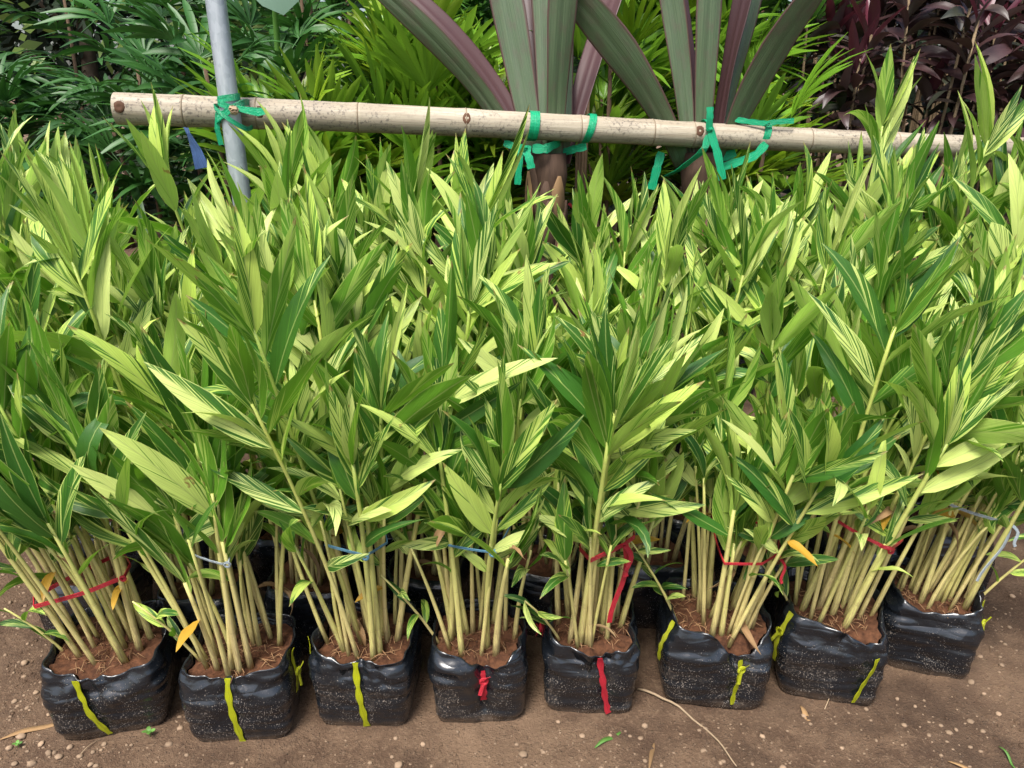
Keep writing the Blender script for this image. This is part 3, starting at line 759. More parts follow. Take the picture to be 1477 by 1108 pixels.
def knotlump(m, c, rk):
    r = random.Random(int(rk * 1e5) + int(abs(c.x) * 1e4))
    for k_ in range(7):
        u_ = Vector((r.gauss(0, 1), r.gauss(0, .4), r.gauss(0, 1))).normalized(); w_ = Vector((r.gauss(0, 1), -.6, r.gauss(0, 1))).normalized()
        m.ribbon([c + u_ * rk * math.cos(q) * r.uniform(.7, 1.2) + w_ * rk * .7 * math.sin(q) for q in [i * .6 for i in range(8)]], u_.cross(w_), rk * r.uniform(.5, .9))
def ring_tie(name, label, s0, rad_off=.003, width=.028, slant=0.0, extra=(), tails=(), base_o=None):
    """raffia band round the bamboo at length s0, extra loops and tails in world offsets"""
    c0 = BL + bdir * s0; o = thing(name, c0, label, 'tie', None)
    up = Vector((0, 0, 1)); fr = bdir.cross(up).normalized() * 1.0
    if fr.y > 0: fr = -fr
    up = fr.cross(bdir); up = up if up.z > 0 else -up
    m = MB(); pts = []; n = 28
    for i in range(n + 1):
        an = 2 * math.pi * i / n; rr_ = brad(s0) * 1.03 + rad_off
        pts.append(fr * math.cos(an) * rr_ + up * (math.sin(an) * rr_ + .003) + bdir * (slant * math.sin(an)))
    m.ribbon(pts, bdir, width, .0006); m.obj('band', M_GREEN, o)
    for pl_, wd_ in extra:
        m = MB(); P_ = [Vector(p) for p in pl_]; fine = []
        for a_, b_ in zip(P_, P_[1:]): fine += [a_.lerp(b_, u) for u in (0, .25, .5, .75)]
        fine.append(P_[-1]); fine = [fine[0]] + [(fine[i - 1] + fine[i] * 2 + fine[i + 1]) / 4 for i in range(1, len(fine) - 1)] + [fine[-1]]
        m.ribbon(fine, Vector((.25, .1, 1)) if abs(P_[-1].x - P_[0].x) > abs(P_[-1].z - P_[0].z) else Vector((1, .2, .1)), [wd_ * (.85 + .3 * abs(math.sin(i * 1.1))) for i in range(len(fine))], .0005)
        m.obj('ribbon_tail', M_GREEN, o)
    for c, rk in tails:
        m = MB(); c = Vector(c)
        knotlump(m, c, rk)
        m.obj('knot', M_GREEN, o)
    return o
ring_tie('plastic_tie', 'wide green raffia band knotted beneath the bamboo over the left strap-leaved plant', bpx(768), width=.034, slant=.004,
         extra=[([(-.10, -.02, -.052), (-.05, -.035, -.066), (-.005, -.04, -.072)], .022), ([(0, -.03, -.07), (.05, -.03, -.072), (.10, .03, -.05)], .030),
                ([(-.035, -.035, -.066), (-.046, -.045, -.11), (-.052, -.05, -.19)], .022), ([(-.03, -.035, -.066), (-.012, -.05, -.10), (-.004, -.055, -.135)], .026)], tails=[((-.03, -.04, -.068), .011)])
ring_tie('plastic_tie', 'plain narrow green raffia band round the bamboo beside a node', bpx(848), width=.026, slant=.012,
         extra=[([(-.005, -.02, -.056), (-.05, .0, -.068), (-.09, .05, -.085)], .026)])
sA = bpx(1022)
ring_tie('plastic_tie', 'green raffia tie with upright knot and long hanging tail on the bamboo', sA, width=.016, slant=-.02,
         extra=[([(-.016, -.066, .02), (-.018, -.07, .06), (-.020, -.066, .095)], .024), ([(-.01, -.066, .01), (.02, -.075, -.06), (.045, -.08, -.150)], .028),
                ([(-.015, -.066, .0), (-.03, -.078, -.05), (-.10, -.03, -.12), (-.14, .02, -.15)], .026), ([(-.17, -.02, -.06), (-.185, -.03, -.12), (-.20, -.035, -.19)], .030)], tails=[((-.014, -.062, .018), .012)])
ring_tie('plastic_tie', 'green raffia bow tied on top of the bamboo with a sagging loop', bpx(1098), width=.026, slant=.01,
         extra=[([(-.11, -.03, .060), (-.05, -.04, .052), (0, -.046, .047)], .018), ([(0, -.046, .047), (.05, -.04, .054), (.10, -.035, .056)], .018),
                ([(.005, -.052, -.02), (-.03, -.05, -.065), (-.12, -.02, -.10), (-.2, .03, -.13)], .028), ([(-.09, -.01, -.055), (-.15, .0, -.08), (-.2, .03, -.12)], .03)], tails=[((0, -.048, .045), .009)])
# pole lashing
o = thing('plastic_tie', (pole_xy.x, pole_xy.y, pc.z), 'green raffia lashing wrapped round the steel pole and bamboo', 'tie')
for dz, ti, wd_ in ((.052, .1, .020), (.030, -.25, .018), (.012, .55, .020), (-.006, -.7, .014)):
    m = MB(); pts = []
    for i in range(29):
        an = 2 * math.pi * i / 28; ra = .0345 + abs(ti) * .004
        back = max(0, math.sin(an)) * (.11 if abs(ti) > .4 else 0)
        pts.append(Vector((-.005 + math.cos(an) * (ra + (.012 if abs(ti) > .4 else 0)), math.sin(an) * ra + back, dz + math.cos(an) * ti * .05)))
    m.ribbon(pts, Vector((0, 0, 1)), wd_, .0006); m.obj('band', M_GREEN, o)
m = MB(); m.ribbon([Vector((.03, -.03, .022)), Vector((.07, -.045, .016)), Vector((.10, -.05, .012)), Vector((.125, -.05, .016))], Vector((0, .2, 1)), [.016, .022, .026, .02]); m.obj('ribbon_tail', M_GREEN, o)
m = MB(); m.ribbon([Vector((-.042, -.01, .01)), Vector((-.05, -.015, -.04)), Vector((-.046, -.01, -.09))], Vector((1, .2, .1)), .016); m.obj('ribbon_tail', M_GREEN, o)
m = MB(); knotlump(m, Vector((.02, -.040, .018)), .014); m.obj('knot', M_TWIG, o)

# ------------------------------------------------------------------ strap-leaved giants tied to the rail
def strap_leaf(base, ctrl, tip, wid, par, face, seed=0):
    """broad channelled leaf along a quadratic curve; face = direction its inner (maroon) side looks"""
    v = []; f = []; uv = []; uv2 = []; n = 18; cols = (-1, -.9, -.5, -.12, 0, .12, .5, .9, 1); nc = len(cols)
    r = random.Random(seed); ph = r.uniform(0, 6)
    for i in range(n + 1):
        t = i / n; p = base * (1 - t) ** 2 + ctrl * 2 * t * (1 - t) + tip * t * t
        tg = ((ctrl - base) * (1 - t) + (tip - ctrl) * t).normalized()
        nn = (face - tg * face.dot(tg)).normalized(); x = tg.cross(nn)
        w_ = wid / 2 * min(1, .5 + .9 * t) * (1 if t < .6 else max(.03, 1 - ((t - .6) / .4) ** 2.2))
        for c in cols:
            ch = .10 * (1 - .5 * t)
            v.append(p + x * (c * w_) + nn * (abs(c) * w_ * (ch + .10) + .006 * math.sin(t * 9 + ph) * c + (.004 if abs(c) < .05 else 0))); uv.append((c * w_, t)); uv2.append((abs(c), t))
    for i in range(n):
        for k_ in range(nc - 1): f.append((i * nc + k_, i * nc + k_ + 1, i * nc + nc + k_ + 1, i * nc + nc + k_))
    m_ = new_mesh('leaf', v, f, M_STRAP_IN, uv, True, uv2); m_.materials.append(M_STRAP_OUT); o_ = link('leaf', m_, par)
    md = o_.modifiers.new('thickness', 'SOLIDIFY'); md.thickness = .0025; md.offset = -1; md.material_offset = 1; md.material_offset_rim = 0
    return o_
def giant(px, Y, label, leaves, seed):
    c0 = pix(px, 262, Y); t = thing('strap_leaf_plant', (c0.x, c0.y, 0), label, 'plant')
    bag = Bag(.34, .34, .30, 80 + seed, .2); bag.build(t, False)
    m = MB(); r = random.Random(seed); zz = [.26 + .08 * i for i in range(13)]
    m.tube([Vector((.006 * math.sin(z * 6 + seed), .006 * math.cos(z * 5), z)) for z in zz], [.056 + .007 * math.sin(z * 23) + .010 * (z > 1.05) for z in zz], 14)
    m.obj('trunk', M_TRUNK, t)
    for k_ in range(9):      # torn reddish sheaths hugging the trunk
        an = R(r.uniform(180, 360)); z0 = r.uniform(.75, 1.0); m = MB()
        pts = [Vector((math.cos(an + .12 * u) * (.066 + .012 * u), math.sin(an + .12 * u) * (.066 + .012 * u), z0 + .2 * u)) for u in (0, .25, .5, .75, 1)]
        m.ribbon(pts, Vector((-math.sin(an), math.cos(an), 0)), [.03, .06, .065, .05, .012], .0015); m.obj('leaf_sheath', M_TRUNK if k_ % 3 else M_DRY, t)
    for i, (bx, b0, x1, y1, dY1, x2, y2, dY2, wid, side) in enumerate(leaves):
        B = pix(bx, b0, Y); C = pix(x1, y1, Y + dY1); T = pix(x2, y2, Y + dY2)
        org = Vector((c0.x, c0.y, 0))
        fdir = Vector(side)
        strap_leaf(B - org, C - org, T - org, wid, t, fdir, seed * 10 + i)
    return t
giant(788, 2.86, 'bronze-green strap-leaved plant tied behind the bamboo by wide raffia band', [
    (752, 235, 700, 100, -.05, 480, -70, .0, .095, (.42, .85, .25)),
    (772, 240, 745, 60, .10, 690, -190, .2, .125, (.2, 1, .2)),
    (788, 240, 795, 40, .12, 770, -230, .2, .10, (.1, 1, .2)),
    (800, 240, 805, 60, -.06, 830, -200, -.12, .10, (-.25, 1, .3)),
    (812, 240, 818, 70, .10, 800, -160, .25, .10, (-.4, 1, .1)),
    (762, 238, 735, 105, .10, 530, -60, .16, .10, (.55, -.75, .3)),
    (815, 238, 850, 60, .20, 960, -190, .5, .11, (-.5, -.5, .6)),
    (790, 238, 760, 40, .25, 740, -260, .6, .12, (.1, -.8, .5))], 1)
giant(1008, 2.92, 'bronze-green strap-leaved plant tied behind the bamboo by knotted raffia with long tail', [
    (985, 240, 935, 95, -.06, 760, -75, -.1, .125, (.40, .85, .25)),
    (995, 240, 985, 60, .06, 935, -190, .1, .085, (.3, 1, .1)),
    (1002, 240, 1000, 60, .15, 950, -190, .3, .10, (.6, -.5, .3)),
    (1012, 240, 1020, 60, -.03, 1035, -200, .0, .09, (0, 1, .15)),
    (1028, 240, 1050, 70, .05, 1110, -150, .1, .09, (-.9, -.45, .3)),
    (1030, 240, 1065, 60, .16, 1130, -190, .3, .12, (-.5, 1, .2)),
    (1040, 242, 1085, 95, -.07, 1240, -90, -.15, .135, (-.42, .85, .25))], 2)

# ------------------------------------------------------------------ fan palms
def frond_mesh(mat, seed, n, Rl, spread, wid, droop, pet, cup=.25):
    r = random.Random(seed); m = MB()
    pts = [Vector((0, pet * u, -.06 * pet * u * u)) for u in (0, .5, 1)]
    m.tube(pts, [.0045, .0035, .003], 4, False)
    hub = pts[-1]
    for i in range(n):
        an = -spread + 2 * spread * (i + .5) / n + r.gauss(0, .05)
        L = Rl * (1 - .30 * abs(an / spread) ** 1.5) * r.uniform(.82, 1.08); W = wid * r.uniform(.75, 1.15)
        d = Vector((math.sin(an), math.cos(an), 0)); sd = Vector((math.cos(an), -math.sin(an), 0)); dr = droop * r.uniform(.5, 1.6); cu = cup * r.uniform(.5, 1.3)
        v = []; f = []; uv = []; S = 5
        for j in range(S + 1):
            t = j / S; w_ = W / 2 * (.25 + 1.6 * t if t < .45 else 1.0 - .55 * ((t - .45) / .55) ** 2) * (1 if j < S else .28)
            c = hub + d * (L * t * (1 - .12 * dr * t)) + Vector((0, 0, L * (cu * t - dr * t * t)))
            v += [c - sd * w_ + Vector((0, 0, w_ * .45)), c, c + sd * w_ + Vector((0, 0, w_ * .45))]; uv += [(-w_ + i, t * L), (i, t * L), (w_ + i, t * L)]
        for j in range(S):
            for k_ in range(2): f.append((j * 3 + k_, j * 3 + k_ + 1, j * 3 + 4 + k_, j * 3 + 3 + k_))
        m.add(v, f, uv)
    return m.mesh('frond', mat)
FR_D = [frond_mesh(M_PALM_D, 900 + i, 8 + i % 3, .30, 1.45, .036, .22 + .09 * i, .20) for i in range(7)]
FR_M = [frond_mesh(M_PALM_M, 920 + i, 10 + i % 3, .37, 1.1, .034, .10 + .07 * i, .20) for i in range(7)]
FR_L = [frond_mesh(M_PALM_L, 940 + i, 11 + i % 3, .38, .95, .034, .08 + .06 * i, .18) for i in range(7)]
def palm(loc, H, ncane, pool, seed, label, group, crown=.5, nf=9, sp=.14, erect=1.0):
    r = random.Random(seed); t = thing('fan_palm', loc, label, 'palm', group)
    bag = Bag(.30, .30, .26, 120 + seed, r.uniform(-.4, .4)); bag.build(t, False)
    for c in range(ncane):
        an = r.uniform(0, 6.28); b = Vector((math.cos(an), math.sin(an), 0)) * r.uniform(.01, .09); b.z = .22
        hh = H * r.uniform(.62, 1.0); tp = b + Vector((math.cos(an) * sp * r.uniform(.3, 1.3), math.sin(an) * sp * r.uniform(.3, 1.3), hh - .25 - .2))
        pts = [b.lerp(tp, u) + Vector((0, 0, 0)) for u in (0, .33, .66, 1)]
        m = MB(); m.tube(pts, [.013, .012, .012, .008], 6); st = m.obj('cane', M_CANE, t)
        for k_ in range(nf):
            u = 1 - crown * (1 - (k_ + .5) / nf) * min(1, 1.1 / max(.6, hh)); p = b.lerp(tp, u)
            az = k_ * 2.4 + r.uniform(-.5, .5); el = R(r.uniform(5, 40) + 45 * (k_ / nf) * erect)
            d = Vector((math.cos(az) * math.cos(el), math.sin(az) * math.cos(el), math.sin(el)))
            nr = Vector((-math.cos(az) * math.sin(el), -math.sin(az) * math.sin(el), math.cos(el)))
            link('frond', r.choice(pool), st, leaf_matrix(p, d, nr, r.uniform(.8, 1.15)))
    return t
PD = ('dark green fan palm in the shade beyond the left end of the bamboo', 'dark shaded fan palms')
PM = ('mid green fan palm standing in the back row of palms', 'back row fan palms')
PL = ('bright yellow-green fan palm growing just behind the bamboo', 'bright fan palms behind the bamboo')
OWN = {(-2.15, 2.95): 'short dark fan palm in front of the shaded palms, beside the cut bamboo end', (-1.25, 3.55): 'dark fan palm directly behind the cut end of the bamboo',
       (-.95, 3.15): 'short bright fan palm with fronds at rail height beside the steel pole', (-.66, 3.35): 'bright yellow-green fan palm rising next to the steel pole',
       (-.28, 3.3): 'bright yellow-green fan palm midway between steel pole and strap-leaved plant', (.02, 3.55): 'bright fan palm behind the strap-leaved plant with wide raffia band',
       (.46, 3.35): 'bright fan palm seen between the two strap-leaved plants', (.86, 3.6): 'bright fan palm behind the strap-leaved plant with knotted raffia', (1.08, 3.35): 'low bright fan palm spreading beside the maroon cordylines'}
s_ = 0
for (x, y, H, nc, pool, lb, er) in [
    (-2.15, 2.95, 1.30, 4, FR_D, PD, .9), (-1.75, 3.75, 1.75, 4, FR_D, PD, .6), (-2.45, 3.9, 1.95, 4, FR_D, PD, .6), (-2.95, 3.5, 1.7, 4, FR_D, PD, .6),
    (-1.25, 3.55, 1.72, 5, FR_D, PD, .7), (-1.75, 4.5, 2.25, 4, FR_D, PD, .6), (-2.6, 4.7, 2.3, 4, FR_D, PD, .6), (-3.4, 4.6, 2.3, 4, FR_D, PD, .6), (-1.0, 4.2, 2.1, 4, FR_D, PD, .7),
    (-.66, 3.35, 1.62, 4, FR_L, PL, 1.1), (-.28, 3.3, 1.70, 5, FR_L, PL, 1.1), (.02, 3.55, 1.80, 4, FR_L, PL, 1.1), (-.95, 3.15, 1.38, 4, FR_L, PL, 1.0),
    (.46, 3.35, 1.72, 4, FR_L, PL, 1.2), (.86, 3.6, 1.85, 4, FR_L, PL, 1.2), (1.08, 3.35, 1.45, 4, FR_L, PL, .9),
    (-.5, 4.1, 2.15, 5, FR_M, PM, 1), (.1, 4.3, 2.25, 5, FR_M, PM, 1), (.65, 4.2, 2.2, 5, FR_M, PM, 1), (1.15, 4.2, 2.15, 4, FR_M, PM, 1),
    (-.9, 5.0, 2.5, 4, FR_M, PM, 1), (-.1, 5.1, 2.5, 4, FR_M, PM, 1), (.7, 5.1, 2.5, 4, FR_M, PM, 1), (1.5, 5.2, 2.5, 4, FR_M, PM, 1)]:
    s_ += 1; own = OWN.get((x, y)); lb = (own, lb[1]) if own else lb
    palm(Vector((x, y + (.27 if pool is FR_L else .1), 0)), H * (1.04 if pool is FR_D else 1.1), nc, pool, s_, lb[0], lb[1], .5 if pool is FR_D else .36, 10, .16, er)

# ------------------------------------------------------------------ maroon cordylines
C_LEAF = leaf_pool(10, .26, .060, M_CORD, 1100, (.4, 1.5), (.1, .4), .12, seg=7, pw=(.8, 1.0))
C_PINK = leaf_pool(4, .26, .055, M_CORDP, 1150, (.1, .5), (.3, .8), .1, seg=6, pw=(.8, 1.0))
def cordyline(loc, H, ns, seed):
    r = random.Random(seed); t = thing('cordyline', loc, 'maroon-leaved cordyline with thin bare tan stems, behind the bamboo', 'plant', 'maroon cordylines beyond the bamboo')
    bag = Bag(.26, .26, .24, 200 + seed, r.uniform(-.4, .4)); bag.build(t, False)
    for c in range(ns):
        an = r.uniform(0, 6.28); b = Vector((math.cos(an), math.sin(an), 0)) * r.uniform(.01, .07); b.z = .2
        hh = H * r.uniform(.74, 1.0); tp = b + Vector((math.cos(an) * r.uniform(.02, .16), math.sin(an) * r.uniform(.02, .16), hh - .2))
        mid = b.lerp(tp, .5) + Vector((r.gauss(0, .015), r.gauss(0, .015), 0))
        m = MB(); m.tube([b, mid, tp], [.009, .0075, .006], 6); st = m.obj('stem', M_CSTEM, t)
        nl = r.randint(18, 24)
        for k_ in range(nl):
            u = k_ / nl; p = b.lerp(tp, 1 - .25 * (1 - u) / max(.8, hh / 1.6)); az = k_ * 2.4 + r.uniform(-.4, .4); el = R(-12 + 82 * u + r.gauss(0, 10))
            d = Vector((math.cos(az) * math.cos(el), math.sin(az) * math.cos(el), math.sin(el))); nr = Vector((-math.cos(az) * math.sin(el), -math.sin(az) * math.sin(el), math.cos(el)))
            link('leaf', r.choice(C_PINK if u > .78 and r.random() < .7 else C_LEAF), st, leaf_matrix(p, d, Matrix.Rotation(r.gauss(0, .4), 3, d) @ nr, r.uniform(.75, 1.1)))
for i, (x, y, H) in enumerate([(1.55, 3.9, 1.72), (1.95, 3.75, 1.74), (2.35, 3.85, 1.72), (2.75, 3.8, 1.75), (3.15, 4.0, 1.8), (1.75, 4.35, 2.0), (2.2, 4.4, 2.05), (2.65, 4.4, 2.05), (3.1, 4.55, 2.1),
                              (3.6, 4.5, 2.1), (1.9, 5.0, 2.35), (2.5, 5.0, 2.4), (3.1, 5.2, 2.4), (3.7, 5.2, 2.4)]):
    cordyline(Vector((x, y, 0)), H * 1.13, 6, 400 + i)

# ------------------------------------------------------------------ far trees closing the view
def tree(loc, H, rx, seed, mat, label, n=2600):
    r = random.Random(seed); t = thing('tree', loc, label, 'tree', None)
    m = MB(); pts = [Vector((.05 * math.sin(z * 2 + seed), .04 * math.cos(z * 1.7), z)) for z in (0, .5, 1.1, 1.8, H * .75)]
    m.tube(pts, [.11, .085, .075, .06, .03], 8)
    for k_ in range(5):
        an = r.uniform(0, 6.28); p = pts[2 + k_ % 2]
        m.tube([p, p + Vector((math.cos(an) * .35, math.sin(an) * .35, .35)), p + Vector((math.cos(an) * .8, math.sin(an) * .8, .6))], [.04, .03, .012], 6)
    m.obj('trunk', M_BARK, t)
    m = MB(); cl = [(Vector((r.gauss(0, rx * .42), r.gauss(0, rx * .35), r.uniform(.45, H))), r.uniform(.25, .5)) for _ in range(44)]
    for k_ in range(n):
        c, q = r.choice(cl); d = Vector((r.gauss(0, 1), r.gauss(0, 1), r.gauss(0, 1))).normalized(); p = c + d * q * r.uniform(.5, 1)
        if p.z < .1: continue
        L = r.uniform(.10, .2); a_ = (d + Vector((r.gauss(0, .7), r.gauss(0, .7), -.3))).normalized(); b_ = a_.cross(Vector((r.gauss(0, 1), r.gauss(0, 1), r.gauss(0, 1)))).normalized() * L * .22
        m.add([p, p + a_ * L * .5 + b_, p + a_ * L, p + a_ * L * .5 - b_], [(0, 1, 2, 3)], [(0, 0), (.02, .05), (0, .1), (-.02, .05)])
    m.obj('crown', mat, t, False)
tl = ['leafy dark tree behind the shaded palms, farthest from the cordylines', 'dark tree behind the shaded fan palms, next to the end tree', 'bright olive-leaved tree showing between shaded and bright palms', 'dark tree behind the bright fan palms', 'dark tree between the back row palms and the cordylines', 'dark tree filling the gaps behind the cordylines', 'dark tree beyond the last cordyline']
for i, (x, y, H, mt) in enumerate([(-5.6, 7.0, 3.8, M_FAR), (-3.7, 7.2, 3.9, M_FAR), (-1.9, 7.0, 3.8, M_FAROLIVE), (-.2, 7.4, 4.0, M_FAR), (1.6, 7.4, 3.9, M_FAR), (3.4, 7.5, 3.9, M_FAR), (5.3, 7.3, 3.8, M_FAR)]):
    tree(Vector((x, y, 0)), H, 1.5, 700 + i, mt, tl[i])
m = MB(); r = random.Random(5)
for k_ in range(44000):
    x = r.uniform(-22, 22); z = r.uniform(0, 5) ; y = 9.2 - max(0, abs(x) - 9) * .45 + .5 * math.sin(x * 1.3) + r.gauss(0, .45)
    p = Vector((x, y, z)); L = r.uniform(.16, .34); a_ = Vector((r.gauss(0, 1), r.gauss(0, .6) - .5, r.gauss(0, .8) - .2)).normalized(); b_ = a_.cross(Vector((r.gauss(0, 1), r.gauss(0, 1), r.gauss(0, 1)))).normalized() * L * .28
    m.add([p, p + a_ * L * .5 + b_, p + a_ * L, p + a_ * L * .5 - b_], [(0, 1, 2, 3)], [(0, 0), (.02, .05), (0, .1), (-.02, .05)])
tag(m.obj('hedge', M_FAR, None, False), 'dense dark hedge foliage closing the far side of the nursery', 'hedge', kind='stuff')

# ------------------------------------------------------------------ ground details
def rock(r, s):
    v = []; f = []; n = 6
    sq = (r.uniform(.75, 1.2), r.uniform(.65, 1.0), r.uniform(.45, .75))
    rings = [(-.85, .45), (-.3, .95), (.3, .9), (.8, .5)]
    ph = r.uniform(0, 6)
    for z, q in rings:
        for i in range(n):
            a_ = ph + 2 * math.pi * i / n; k_ = q * r.uniform(.8, 1.15)
            v.append(Vector((math.cos(a_) * k_ * sq[0], math.sin(a_) * k_ * sq[1], (z + r.uniform(-.12, .12)) * sq[2])) * s)
    for j in range(3):
        for i in range(n): f.append((j * n + i, j * n + (i + 1) % n, (j + 1) * n + (i + 1) % n, (j + 1) * n + i))
    f += [tuple(range(n))[::-1], tuple(3 * n + i for i in range(n))]
    return v, f
r = random.Random(11)
stone_meshes = []
for i in range(8):
    v, f = rock(r, 1); stone_meshes.append(new_mesh('stone', v, f, M_PEB, None, True))
def clear(x, y, m_=.0): return all(abs(x - p.x) > .145 + m_ or abs(y - p.y) > .14 + m_ for p in front_loc)
spots = [(755, 1088, .014), (575, 1100, .012), (36, 958, .014), (930, 1047, .010), (840, 1060, .008), (1160, 1028, .008), (70, 1085, .011), (20, 1098, .010), (100, 1075, .009), (58, 1070, .010), (85, 1092, .010), (45, 1100, .011), (115, 1090, .009), (12, 1075, .012), (1130, 1103, .011),
         (30, 1060, .012), (120, 1060, .010), (95, 1060, .008), (610, 1072, .008), (660, 1055, .006), (805, 1042, .007), (1040, 1020, .006), (985, 1000, .006), (1400, 985, .009), (1420, 1000, .006), (1445, 960, .008), (1435, 700, .008), (1450, 760, .009), (1425, 820, .008), (1460, 860, .010), (1410, 905, .007), (1320, 1018, .007), (1250, 1020, .007), (1295, 1005, .007), (1215, 1075, .007),
         (880, 1060, .006), (470, 1045, .011), (450, 1050, .006), (395, 1072, .006), (300, 1070, .008), (180, 1062, .009), (150, 1072, .007), (130, 1100, .008), (25, 905, .006), (40, 930, .006), (15, 870, .008), (50, 875, .009), (20, 1010, .008), (52, 1000, .007), (70, 1030, .008), (1100, 1062, .007), (1085, 1028, .009), (1340, 1060, .006), (1380, 1050, .006), (1440, 1030, .008), (1400, 1075, .007)]
for (px_, py_, s) in spots:
    g = gpix(px_, py_)
    if not clear(g.x, g.y, -.01): continue
    o = link('stone', r.choice(stone_meshes)); s *= r.uniform(.8, 1.1)
    o.location = (g.x, g.y, gz(g.x, g.y) + s * .3); o.scale = (s, s, s); o.rotation_euler = (r.gauss(0, .2), r.gauss(0, .2), r.uniform(0, 6))
    tag(o, 'loose tan pebble lying on the brown dirt', 'pebble', 'loose pebbles on the dirt')
m = MB()
for k_ in range(9000):
    u = r.random()
    if u < .34: x, y = r.uniform(-2.2, -.75), r.uniform(1.0, 2.6)
    elif u < .66: x, y = r.uniform(1.1, 2.4), r.uniform(1.2, 3.0)
    else: x, y = r.uniform(-1.4, 1.6), r.uniform(1.08, 1.62)
    if noise.noise(Vector((x * 3, y * 3, 4))) < r.uniform(-.5, .5): continue
    if not clear(x, y): continue
    v, f = rock(r, min(.009, .0016 + r.expovariate(1 / .0018))); c = Vector((x, y, gz(x, y) + .0005)); m.add([c + q for q in v], f)
tag(m.obj('gravel', M_PEB), 'fine tan gravel scattered over the dirt', 'gravel', kind='stuff')
m = MB()
for k_ in range(15000):
    x = r.uniform(-2.0, 2.1); y = r.uniform(1.05, 1.75) if r.random() < .7 else r.uniform(1.05, 2.6)
    if noise.noise(Vector((x * 5, y * 5, 9))) < r.uniform(-.6, .5) or not clear(x, y): continue
    v, f = rock(r, min(.011, .0015 + r.expovariate(1 / .0018))); c = Vector((x, y, gz(x, y) + .0002)); m.add([c + q for q in v], f)
tag(m.obj('dirt_crumbs', M_GROUND), 'loose brown crumbs of soil strewn over the dirt', 'soil', kind='stuff')
def ground_strip(name, pxs, wd_, mat, label, cat, lift=.003):
    P_ = [gpix(*q) for q in pxs]; fine = []
    for a_, b_ in zip(P_, P_[1:]): fine += [a_.lerp(b_, u) for u in (0, .2, .4, .6, .8)]
    fine.append(P_[-1]); n = len(fine)
    fine = [fine[0]] + [(fine[i - 1] + fine[i] * 2 + fine[i + 1]) / 4 for i in range(1, n - 1)] + [fine[-1]]
    org = fine[0].copy(); m = MB(); pts = []
    for i, p in enumerate(fine): pts.append(Vector((p.x - org.x, p.y - org.y, gz(p.x, p.y) + lift + .004 * math.sin(i * .6))))
    if wd_ < .006: m.tube(pts, [wd_ * (1 - .6 * i / n) for i in range(n)], 6)
    else: m.ribbon(pts, Vector((0, 0, 1)).cross((pts[-1] - pts[0]).normalized()), [wd_ * max(.08, math.sin(math.pi * (.06 + .9 * i / n))) for i in range(n)], .0007)
    o = m.obj(name, mat); o.location = org; tag(o, label, cat)
ground_strip('twig', [(920, 995), (980, 1022), (1030, 1062), (1062, 1108)], .0036, M_TWIG, 'long thin dry twig curving across the dirt in front of a red-strapped bag', 'twig', .005)
ground_strip('dead_leaf', [(0, 1066), (40, 1052), (98, 1038)], .016, M_DRY, 'long dry tan leaf strip lying beside the bag with a wide yellow strap', 'dead leaf', .004)
ground_strip('fallen_leaf', [(858, 1079), (875, 1068), (895, 1055)], .012, M_WEED, 'small pale green leaf piece fallen on the bare dirt', 'fallen leaf')
ground_strip('dead_leaf', [(936, 1112), (940, 1085), (944, 1070)], .010, M_DRY, 'narrow dry tan leaf curl near the long twig', 'dead leaf')
ground_strip('dead_leaf', [(1155, 1015), (1163, 1028), (1168, 1036)], .014, M_DRY, 'small pointed brown leaf on the dirt below a curved yellow strap', 'dead leaf')
ground_strip('dead_leaf', [(1368, 1096), (1395, 1106), (1415, 1112)], .010, M_DRY, 'pale dry grass blade lying beside green grass shoot', 'dead leaf')
ground_strip('grass_shoot', [(1440, 1078), (1455, 1092), (1464, 1108)], .006, M_WEED, 'thin green grass shoot on open dirt', 'grass', .006)
ground_strip('root_strand', [(178, 1040), (210, 1042), (240, 1032)], .0012, M_TWIG, 'thin pale root strand on dirt beside the wide yellow strap', 'root')
ground_strip('twig', [(1190, 700 + 320), (1200, 1000), (1204, 985)], .0013, M_TWIG, 'tiny branched dry twig on dirt near rounded bag', 'twig')
ground_strip('twig', [(112, 1092), (135, 1070), (155, 1048)], .0012, M_TWIG, 'thin forked rootlet lying among pebbles by the corner bag', 'twig')
def seedling(px_, py_, s, label):
    g = gpix(px_, py_); t = thing('seedling', (g.x, g.y, gz(g.x, g.y)), label, 'seedling')
    m = MB(); m.tube([Vector((0, 0, -.002)), Vector((.002, 0, .5 * s)), Vector((0, 0, s))], .0009, 5); st = m.obj('stem', M_WEED, t)
    for k_ in range(4):
        az = k_ * 1.6 + .4; d = Vector((math.cos(az), math.sin(az), .5)); link('leaf', W_LEAF[k_ % 2], t, leaf_matrix(Vector((0, 0, s * (.7 + .1 * k_))), d, Vector((-math.cos(az), -math.sin(az), 2)), s * 1.0))
W_LEAF = leaf_pool(2, 1.0, .62, M_WEED, 1300, (.3, .7), (.05, .2), .1, tw=.2, seg=5, pw=(.5, .55))
seedling(216, 1062, .017, 'tiny green weed seedling in front of the yellow-strapped bag')
seedling(25, 1073, .012, 'tiny green weed seedling beside the long dry leaf strip')
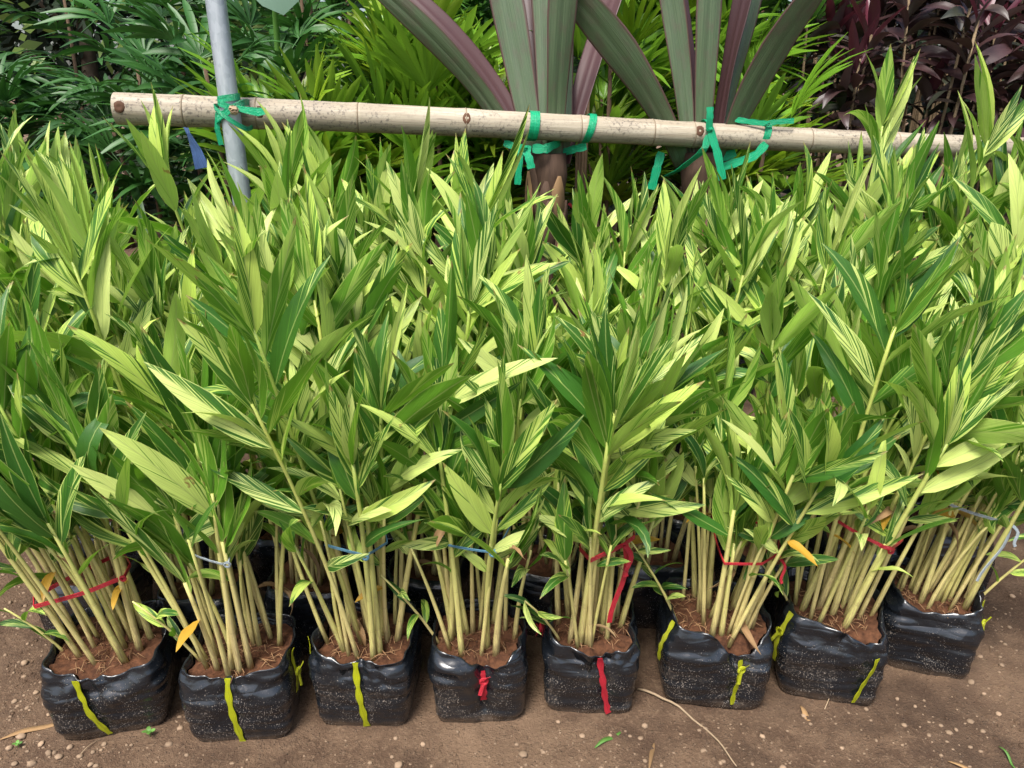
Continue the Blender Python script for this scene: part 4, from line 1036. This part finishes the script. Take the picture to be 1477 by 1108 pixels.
# blue plastic scrap hanging behind the rail
p0 = pix(262, 170, 2.80); m = MB()
m.ribbon([Vector((0, 0, .06)), Vector((.005, -.01, .0)), Vector((.02, -.012, -.05)), Vector((.035, 0, -.11)), Vector((.045, .004, -.17))], Vector((1, .2, .15)), [.02, .022, .012, .035, .05]); o = m.obj('plastic_scrap', M_BLUEP); o.location = p0
tag(o, 'torn blue plastic strip hanging behind the cut end of the bamboo', 'plastic scrap')

# broad-leaved plant whose blade hangs into the top of the picture
tp = pix(404, 10, 3.15); bs = tp + Vector((-.06, .10, .36))
t = thing('elephant_ear_plant', (bs.x - .12, bs.y + .35, 0), 'broad pale blue-green leaf hanging above the bright palms near the steel pole', 'plant')
org = Vector((bs.x - .12, bs.y + .35, 0)); m = MB()
m.tube([Vector((0, 0, .0)), Vector((.02, .0, .8)), Vector((.05, -.08, 1.6)), bs - org + Vector((0, .1, .12)), bs - org], [.02, .017, .013, .009, .006], 7); m.obj('stalk', M_WEED, t)
M_EAR = mat_leaf('elephant_ear_leaf', (.16, .27, .19), (.20, .32, .24), .5, .2, .2, 12)
link('leaf', leaf_mesh('leaf', .40, .30, .35, .12, .06, .1, M_EAR, 10, (.35, .6), 3), t, leaf_matrix(bs - org, tp - bs, Vector((0, -1, .4)), 1))
# red string loops on canes behind the rail
for px_, py_, Y_ in ((836, 302, 3.35),):
    p0 = pix(px_, py_, Y_); t = thing('stake_bundle', (p0.x, p0.y, 0), 'dark thin stake bundle with a red string tie, between the strap-leaved plants', 'stake')
    for k_ in range(4):
        m = MB(); dx = (-.018, -.006, .008, .02)[k_]; m.tube([Vector((dx, .01 * (k_ % 2), -.02)), Vector((dx * .8, .01 * (k_ % 2), .7)), Vector((dx * 1.1, .0, 1.32 + .04 * k_))], [.010, .009, .006], 6); m.obj('cane', M_CANE, t)
    m = MB(); pts = [Vector((.032 * math.cos(i * .45), .02 * math.sin(i * .45) + .004, p0.z + .004 * math.sin(i))) for i in range(15)]; m.ribbon(pts, Vector((0, 0, 1)), .014)
    m.ribbon([Vector((-.02, -.02, p0.z)), Vector((-.035, -.03, p0.z + .015)), Vector((-.05, -.03, p0.z + .03))], Vector((.5, 0, 1)), .012); m.obj('tie_string', M_RRIB, t)
